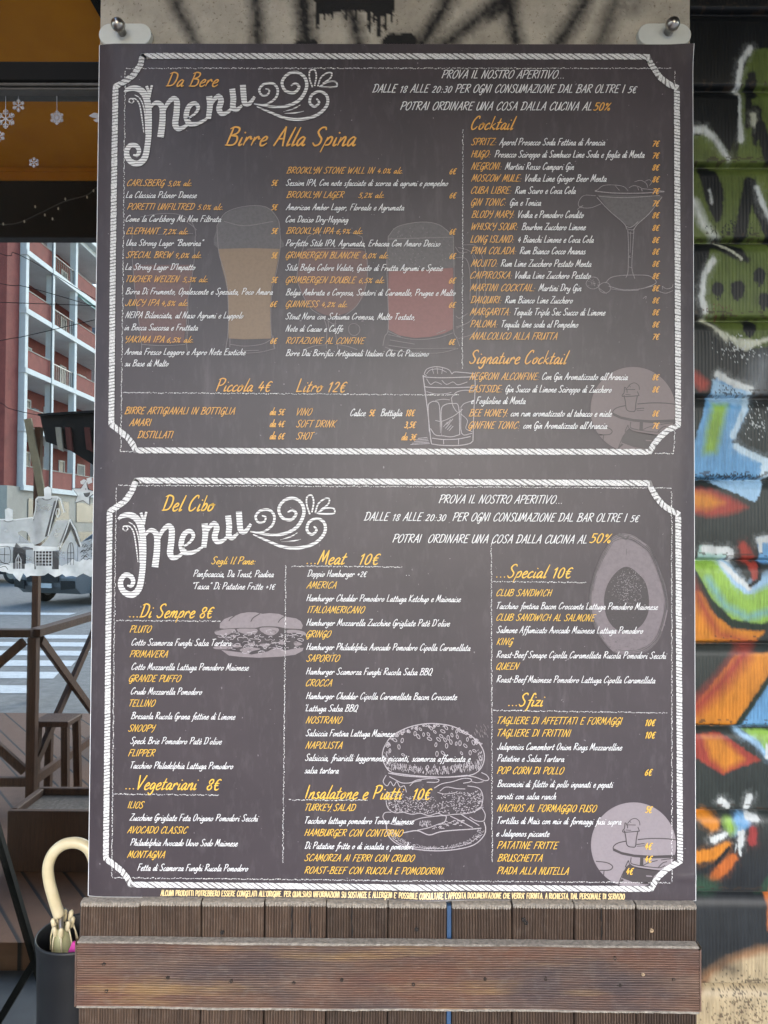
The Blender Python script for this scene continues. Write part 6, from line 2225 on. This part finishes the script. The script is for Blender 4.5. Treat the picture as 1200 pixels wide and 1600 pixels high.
mb.box((-0.70, AW_E - .012, AW_Z - .20), (4.5, AW_E, AW_Z + .006))
mb.build('valance', M_SHADECAN, da)
mb = MB()
mb.bar((-.66, AW_E + .05, AW_Z - .015), (4.46, AW_E + .05, AW_Z - .015), .05, .05)
mb.build('front_bar', M_BLACKMETAL, da)

# red apartment house on the cross street
M_RED = plain('red_render', (0.215, 0.048, 0.036), 0.85, 0.22, 1.2)
M_WHITEC = plain('white_concrete', (0.66, 0.68, 0.66), 0.8, 0.08, 1.2)
M_BEIGE = plain('beige_stone', (0.36, 0.33, 0.28), 0.85, 0.15, 0.8)
M_WINF = plain('white_window_frame', (0.60, 0.58, 0.54), 0.6, 0.05, 4)
M_DGLASS = plain('dark_window_glass', (0.04, 0.045, 0.045), 0.45, 0.2, 0.4)
M_SHUTT = plain('grey_window_shutter', (0.22, 0.23, 0.22), 0.7, 0.15, 3)
apt = thing('apartment_building', 'red apartment building with white balcony frames seen in the window reflection', 'building', (-22, vyd(46), 0))
XF, XB = -19.2, -21.4
dcol = [40.6, 43.8, 47.0, 51.4, 55.0]
ycol = [vyd(d) for d in dcol]
zsl = [5.15 + 3.1 * i + 1.58 for i in range(5)]     # balcony slab heights
zsl = [CAM[2] + q for q in (2.15, 5.25, 8.35, 11.5, 14.6, 17.75)]
mb = MB()
mb.box((XB - 9, ycol[-1] - .2, 3.7), (XB, ycol[0] + .2, zsl[-1]))
mb.build('back_wall', M_RED, apt)
mb = MB()
mb.box((XB - 9, ycol[0] + .25, 3.7), (XF - .3, ycol[0] + 1.6, zsl[-1] + .5))
mb.build('end_wall', M_RED, apt)
for yy in ycol:
    mb = MB()
    mb.box((XF - .36, yy - .17, 3.7), (XF, yy + .17, zsl[-1] + .3), 0, .01)
    mb.build('pillar', M_WHITEC, apt)
for z in zsl:
    mb = MB()
    mb.box((XB, ycol[-1] - .3, z - .22), (XF + .08, ycol[0] + .24, z + .06))
    mb.build('balcony_slab', M_WHITEC, apt)
mb = MB()
mb.box((XB - 9.2, ycol[-1] - .5, zsl[-1] + .062), (XF + .5, ycol[0] + .6, zsl[-1] + .42), 0, .02)
mb.build('roof_edge', M_WHITEC, apt)
for b in range(4):
    for i, z in enumerate(zsl[:-1]):
        ya, yb = ycol[b + 1] + .18, ycol[b] - .18
        if b == 1 and i != 0:
            mb = MB()
            for q in np.linspace(ya, yb, 12):
                mb.box((XF - .12, q - .012, z + .062), (XF - .09, q + .012, z + 1.0))
            mb.box((XF - .13, ya, z + 1.0), (XF - .08, yb, z + 1.05))
            mb.build('railing', M_BLACKMETAL if i in (3, 4) else M_FRAMEG, apt)
        else:
            mb = MB()
            mb.box((XF - .16, ya, z + .062), (XF - .04, yb, z + 1.05))
            mb.build('parapet', M_RED, apt)
            mb = MB()
            mb.box((XF - .19, ya, z + 1.052), (XF - .01, yb, z + 1.10))
            mb.build('coping', M_BEIGE, apt)
        wins = [(.22, .62, .9, 2.2)] if b != 1 else [(.35, .72, .06, 2.3)]
        if b == 2:
            wins = [(.12, .34, .9, 2.2), (.60, .90, .9, 2.2)]
        for (q0, q1, h0, h1) in wins:
            wa, wb = ya + (yb - ya) * q0, ya + (yb - ya) * q1
            mb = MB()
            for lo, hi in (((XB, wa, z + h0), (XB + .06, wa + .09, z + h1)), ((XB, wb - .09, z + h0), (XB + .06, wb, z + h1)), ((XB, wa + .092, z + h1 - .09), (XB + .06, wb - .092, z + h1)), ((XB, wa + .092, z + h0), (XB + .06, wb - .092, z + h0 + .07))):
                mb.box(lo, hi)
            fr = mb.build('window', M_WINF, apt)
            mb = MB()
            mb.box((XB + .005, wa + .092, z + h0 + .072), (XB + .03, wb - .092, z + h1 - .092))
            mb.build('pane', M_SHUTT if (b + i) % 3 == 0 else M_DGLASS, fr)
mb = MB()
mb.box((XB - 9, ycol[-1] - .25, -.13), (XF - .1, ycol[0] + 1.65, 3.69))
mb.build('ground_floor', M_BEIGE, apt)
for b in range(4):
    ya, yb = ycol[b + 1] + .5, ycol[b] - .6
    for h0, h1 in ((1.9, 3.1), (.2, 1.3)):
        mb = MB()
        mb.box((XF - .12, ya, h0), (XF - .06, yb, h1))
        mb.build('ground_window', M_DGLASS, apt)
M_TEAL = plain('teal_canvas', (0.16, 0.30, 0.27), 0.8, 0.1, 4)
ya, yb = ycol[3] + .18, ycol[2] - .18
mb = MB()
mb.prism([(XF - .1, zsl[4] - .23), (XF + .35, zsl[4] - .62), (XF + .35, zsl[4] - .66), (XF - .1, zsl[4] - .27)], ya, yb, 'y')
mb.build('balcony_awning', M_TEAL, apt)
for b, i in ((0, 3), (0, 1), (2, 2), (2, 1)):
    ya = ycol[b + 1] + .5
    mb = MB()
    mb.box((XF - 1.0, ya, zsl[i] + .062), (XF - .5, ya + .7, zsl[i] + 1.35), 0, .02)
    mb.build('balcony_cupboard', M_SHUTT, apt)
for yy in (ycol[1] + .3, ycol[3] + .3):
    mb = MB()
    mb.tube([(XF + .05, yy, 3.8), (XF + .05, yy, zsl[-1])], .05, 8)
    mb.build('drain_pipe', M_SHUTT, apt)
# neighbouring pale houses that close the cross street
M_PALE = plain('pale_render', (0.40, 0.40, 0.37), 0.85, 0.1, 1)
M_ROOF = plain('grey_roof', (0.12, 0.12, 0.125), 0.8, 0.15, 1)
def house(x0, x1, y0, y1, h, m, label, rows, cols, face):
    hb = thing('house', label, 'building', ((x0 + x1) / 2, (y0 + y1) / 2, -.13))
    mb = MB()
    mb.box((x0, y0, -.13), (x1, y1, h))
    mb.build('wall', m, hb)
    mb = MB()
    cx, cy_ = (x0 + x1) / 2, (y0 + y1) / 2
    mb.add([(x0 - .4, y0 - .4, h + .002), (x1 + .4, y0 - .4, h + .002), (x1 + .4, y1 + .4, h + .002), (x0 - .4, y1 + .4, h + .002), (x0 + 2, y0 + 2, h + 2.6), (x1 - 2, y0 + 2, h + 2.6), (x1 - 2, y1 - 2, h + 2.6), (x0 + 2, y1 - 2, h + 2.6)],
           [(0, 1, 5, 4), (1, 2, 6, 5), (2, 3, 7, 6), (3, 0, 4, 7), (4, 5, 6, 7), (3, 2, 1, 0)])
    mb.build('roof', M_ROOF, hb)
    for r in range(rows):
        for c_ in range(cols):
            z = 1.2 + r * 3.1
            if face == 'y':
                x = x0 + (x1 - x0) * (c_ + .5) / cols
                mb = MB()
                mb.box((x - .55, y1 - .02, z), (x + .55, y1 + .03, z + 1.5))
            else:
                y = y0 + (y1 - y0) * (c_ + .5) / cols
                mb = MB()
                mb.box((x1 - .02, y - .55, z), (x1 + .03, y + .55, z + 1.5))
            mb.build('window', M_DGLASS, hb)
house(-29, XF + .1, vyd(76), vyd(60), 15.5, M_PALE, 'pale grey house with hipped roof behind the red apartment building', 5, 4, 'x')
house(12, 30, -46, -31, 10, M_BEIGE, 'beige house across the street far to the right of the shop', 3, 5, 'y')
M_RED2 = plain('dull_red_render', (0.21, 0.05, 0.045), 0.85, 0.12, 1.5)

# dark market canopy between deck and street
cd = 7.6
can = thing('market_canopy', 'dark fabric canopy with hanging side curtains on beige posts beside the road', 'canopy', (vx(120, cd), vyd(cd), 0))
zt_, zm = vzh(651, cd), vzh(690, cd)
xa, xb_ = vx(60, cd), vx(210, cd)
yc = vyd(cd)
M_BLK = plain('black_fabric', (0.012, 0.011, 0.012), 0.9, 0.3, 8)
mb = MB()
mb.prism([(xa, zt_), (xb_, zt_ + .06), (xb_, zt_ - .30), (vx(147, cd), vzh(728, cd)), (vx(110, cd), vzh(705, cd)), (xa + .06, zm)], yc - .10, yc, 'y')
mb.prism([(xa, zt_ + .002), (xb_, zt_ + .062), (xb_, zt_ + .085), (xa, zt_ + .022)], yc - 1.8, yc + .05, 'y')
mb.build('fabric_top', M_BLK, can)
M_FOLD = plain('dull_red_fabric', (0.11, 0.035, 0.03), 0.9, 0.2, 10)
for q, m in ((86, M_BEIGE), (101, M_FOLD), (131, M_FOLD)):
    mb = MB()
    mb.prism([(vx(q, cd), vzh(668, cd)), (vx(q + 8, cd), vzh(668, cd)), (vx(q + 13, cd), vzh(706, cd)), (vx(q + 4, cd), vzh(702, cd))], yc + .002, yc + .03, 'y')
    mb.build('curtain', m, can)
M_BEIGEW = plain('beige_timber', (0.30, 0.245, 0.16), 0.8, 0.15, 10)
for q in (55, 190):
    pa = virt(q, 800, cd)
    mb = MB()
    mb.bar((pa[0], yc - .05, zt_ - .1), (pa[0], yc - .05, -.12), .062, .062)
    mb.build('post', M_BROWN, can)
mb = MB()
mb.bar(virt(45, 655, cd) + np.array([0, .02, 0]), virt(72, 800, cd) + np.array([0, .02, 0]), .07, .03)
mb.build('leaning_brace', M_BEIGEW, can)

# cars
M_CARG = plain('grey_car_paint', (0.20, 0.215, 0.23), 0.3, 0.04, 3, metal=0.2)
M_CARB = plain('dark_car_paint', (0.035, 0.038, 0.042), 0.25, 0.04, 3, metal=0.3)
M_TYRE = plain('tyre_rubber', (0.015, 0.015, 0.015), 0.8, 0.1, 20)
M_LAMP = plain('headlight_glass', (0.55, 0.58, 0.6), 0.1, 0.05, 4)
def car(x, y, rz, paint, label):
    c = thing('parked_car', label, 'car', (x, y, -.125), 'cars standing in the street')
    def xf(p):
        q = Matrix.Rotation(rz, 3, 'Z') @ Vector(p)
        return (q.x + x, q.y + y, q.z - .125)
    prof = [(-2.25, .42, .80), (-2.3, .62, .84), (-2.22, .82, .87), (-1.3, 1.02, .90), (-.55, 1.08, .90), (.25, 1.62, .70), (1.5, 1.66, .70), (2.2, 1.1, .86), (2.28, .8, .88), (2.28, .45, .84), (2.1, .28, .8), (-2.05, .26, .78)]
    mb = MB()
    L = []
    for sgn in (-1, 1):
        L += [xf((a, sgn * b, z)) for a, z, b in [(p[0], p[1], p[2]) for p in prof]]
    n = len(prof)
    mid = []
    mb.add(L, [(i, (i + 1) % n, n + (i + 1) % n, n + i) for i in range(n)] + [tuple(range(n - 1, -1, -1)), tuple(range(n, 2 * n))], 0)
    mb.build('body', paint, c)
    def part(name, m, quad, thick=.02):
        mb = MB()
        q = [Vector(p) for p in quad]
        nrm = (q[1] - q[0]).cross(q[2] - q[0]).normalized() * thick
        mb.add([xf(p) for p in q] + [xf(p + nrm) for p in q], [(0, 1, 2, 3), (7, 6, 5, 4), (0, 4, 5, 1), (1, 5, 6, 2), (2, 6, 7, 3), (3, 7, 4, 0)], 0)
        return mb.build(name, m, c)
    part('windscreen', M_DGLASS, [(-.52, -.82, 1.11), (-.52, .82, 1.11), (.20, .64, 1.60), (.20, -.64, 1.60)], -.012)
    for s_ in (-1, 1):
        part('side_window', M_DGLASS, [(-.30, s_ * .875, 1.14), (1.75, s_ * .86, 1.14), (1.40, s_ * .735, 1.58), (.32, s_ * .735, 1.58)], .02 * s_)
        part('headlight', M_LAMP, [(-2.29, s_ * .50, .68), (-2.21, s_ * .84, .72), (-2.19, s_ * .84, .86), (-2.24, s_ * .50, .82)], -.03 * s_)
        part('fog_light_recess', M_TYRE, [(-2.315, s_ * .48, .36), (-2.27, s_ * .80, .40), (-2.275, s_ * .80, .56), (-2.33, s_ * .48, .56)], -.02 * s_)
        for xw in (-1.38, 1.38):
            mb = MB()
            P = [(.0, -.001)]
            pr = [(.20, -.11), (.31, -.11), (.34, -.07), (.34, .07), (.31, .11), (.20, .11)]
            vs, fs = [], []
            m_ = 20
            for r, h in pr:
                for k_ in range(m_):
                    a = 2 * math.pi * k_ / m_
                    vs.append(xf((xw + r * math.cos(a), s_ * .80 + h, .34 + r * math.sin(a))))
            for i in range(len(pr) - 1):
                for k_ in range(m_):
                    fs.append((i * m_ + k_, i * m_ + (k_ + 1) % m_, (i + 1) * m_ + (k_ + 1) % m_, (i + 1) * m_ + k_))
            mb.add(vs, fs, 0, True)
            wh = mb.build('wheel', M_TYRE, c)
            mb = MB()
            vs = []
            for h in (-.10, .10):
                for k_ in range(m_):
                    a = 2 * math.pi * k_ / m_
                    vs.append(xf((xw + .20 * math.cos(a), s_ * .80 + h, .34 + .20 * math.sin(a))))
            mb.add(vs, [tuple(range(m_)), tuple(range(2 * m_ - 1, m_ - 1, -1))], 0)
            mb.build('rim', M_GREYMETAL, wh)
    part('grille', M_TYRE, [(-2.335, -.42, .52), (-2.335, .42, .52), (-2.30, .42, .74), (-2.30, -.42, .74)], -.02)
    part('number_plate', M_LAMP, [(-2.335, -.26, .40), (-2.335, .26, .40), (-2.345, .26, .50), (-2.345, -.26, .50)], -.02)
    return c
car(-6.75, vyd(18.9), math.radians(-72), M_CARG, 'grey car facing the shop behind the zebra crossing')
cp_ = virt(-8, 918, 23)
car(cp_[0] - .6, cp_[1] - 1.5, math.radians(-160), M_CARB, 'dark car further back to the left of the grey car')

# overhead tram wires
wires = [((-60, 372), (30, 398), (160, 474)), ((-60, 430), (40, 448), (160, 482)), ((-60, 545), (40, 525), (160, 497)), ((-60, 610), (20, 640), (120, 660)), ((-60, 470), (160, 478), (200, 480))]
for q, lab in zip(wires, ('steepest overhead tram wire crossing the red building from upper left', 'overhead tram wire just below the steepest one', 'overhead tram wire rising to the right across the red building', 'lowest overhead tram wire running down to the dark canopy', 'nearly level overhead tram wire across the middle balconies')):
    pts = [virt(x, y, 14) for x, y in q]
    a, b = Vector(pts[0]), Vector(pts[2])
    d_ = (b - a)
    pts = [a - d_ * 3] + [Vector(p) for p in pts] + [b + d_ * .4]
    tag(MB().tube(catmull(np.array([tuple(p) for p in pts]), 6), .0065, 6).build('tram_wire', M_FRAME), lab, 'wire', 'overhead tram wires')
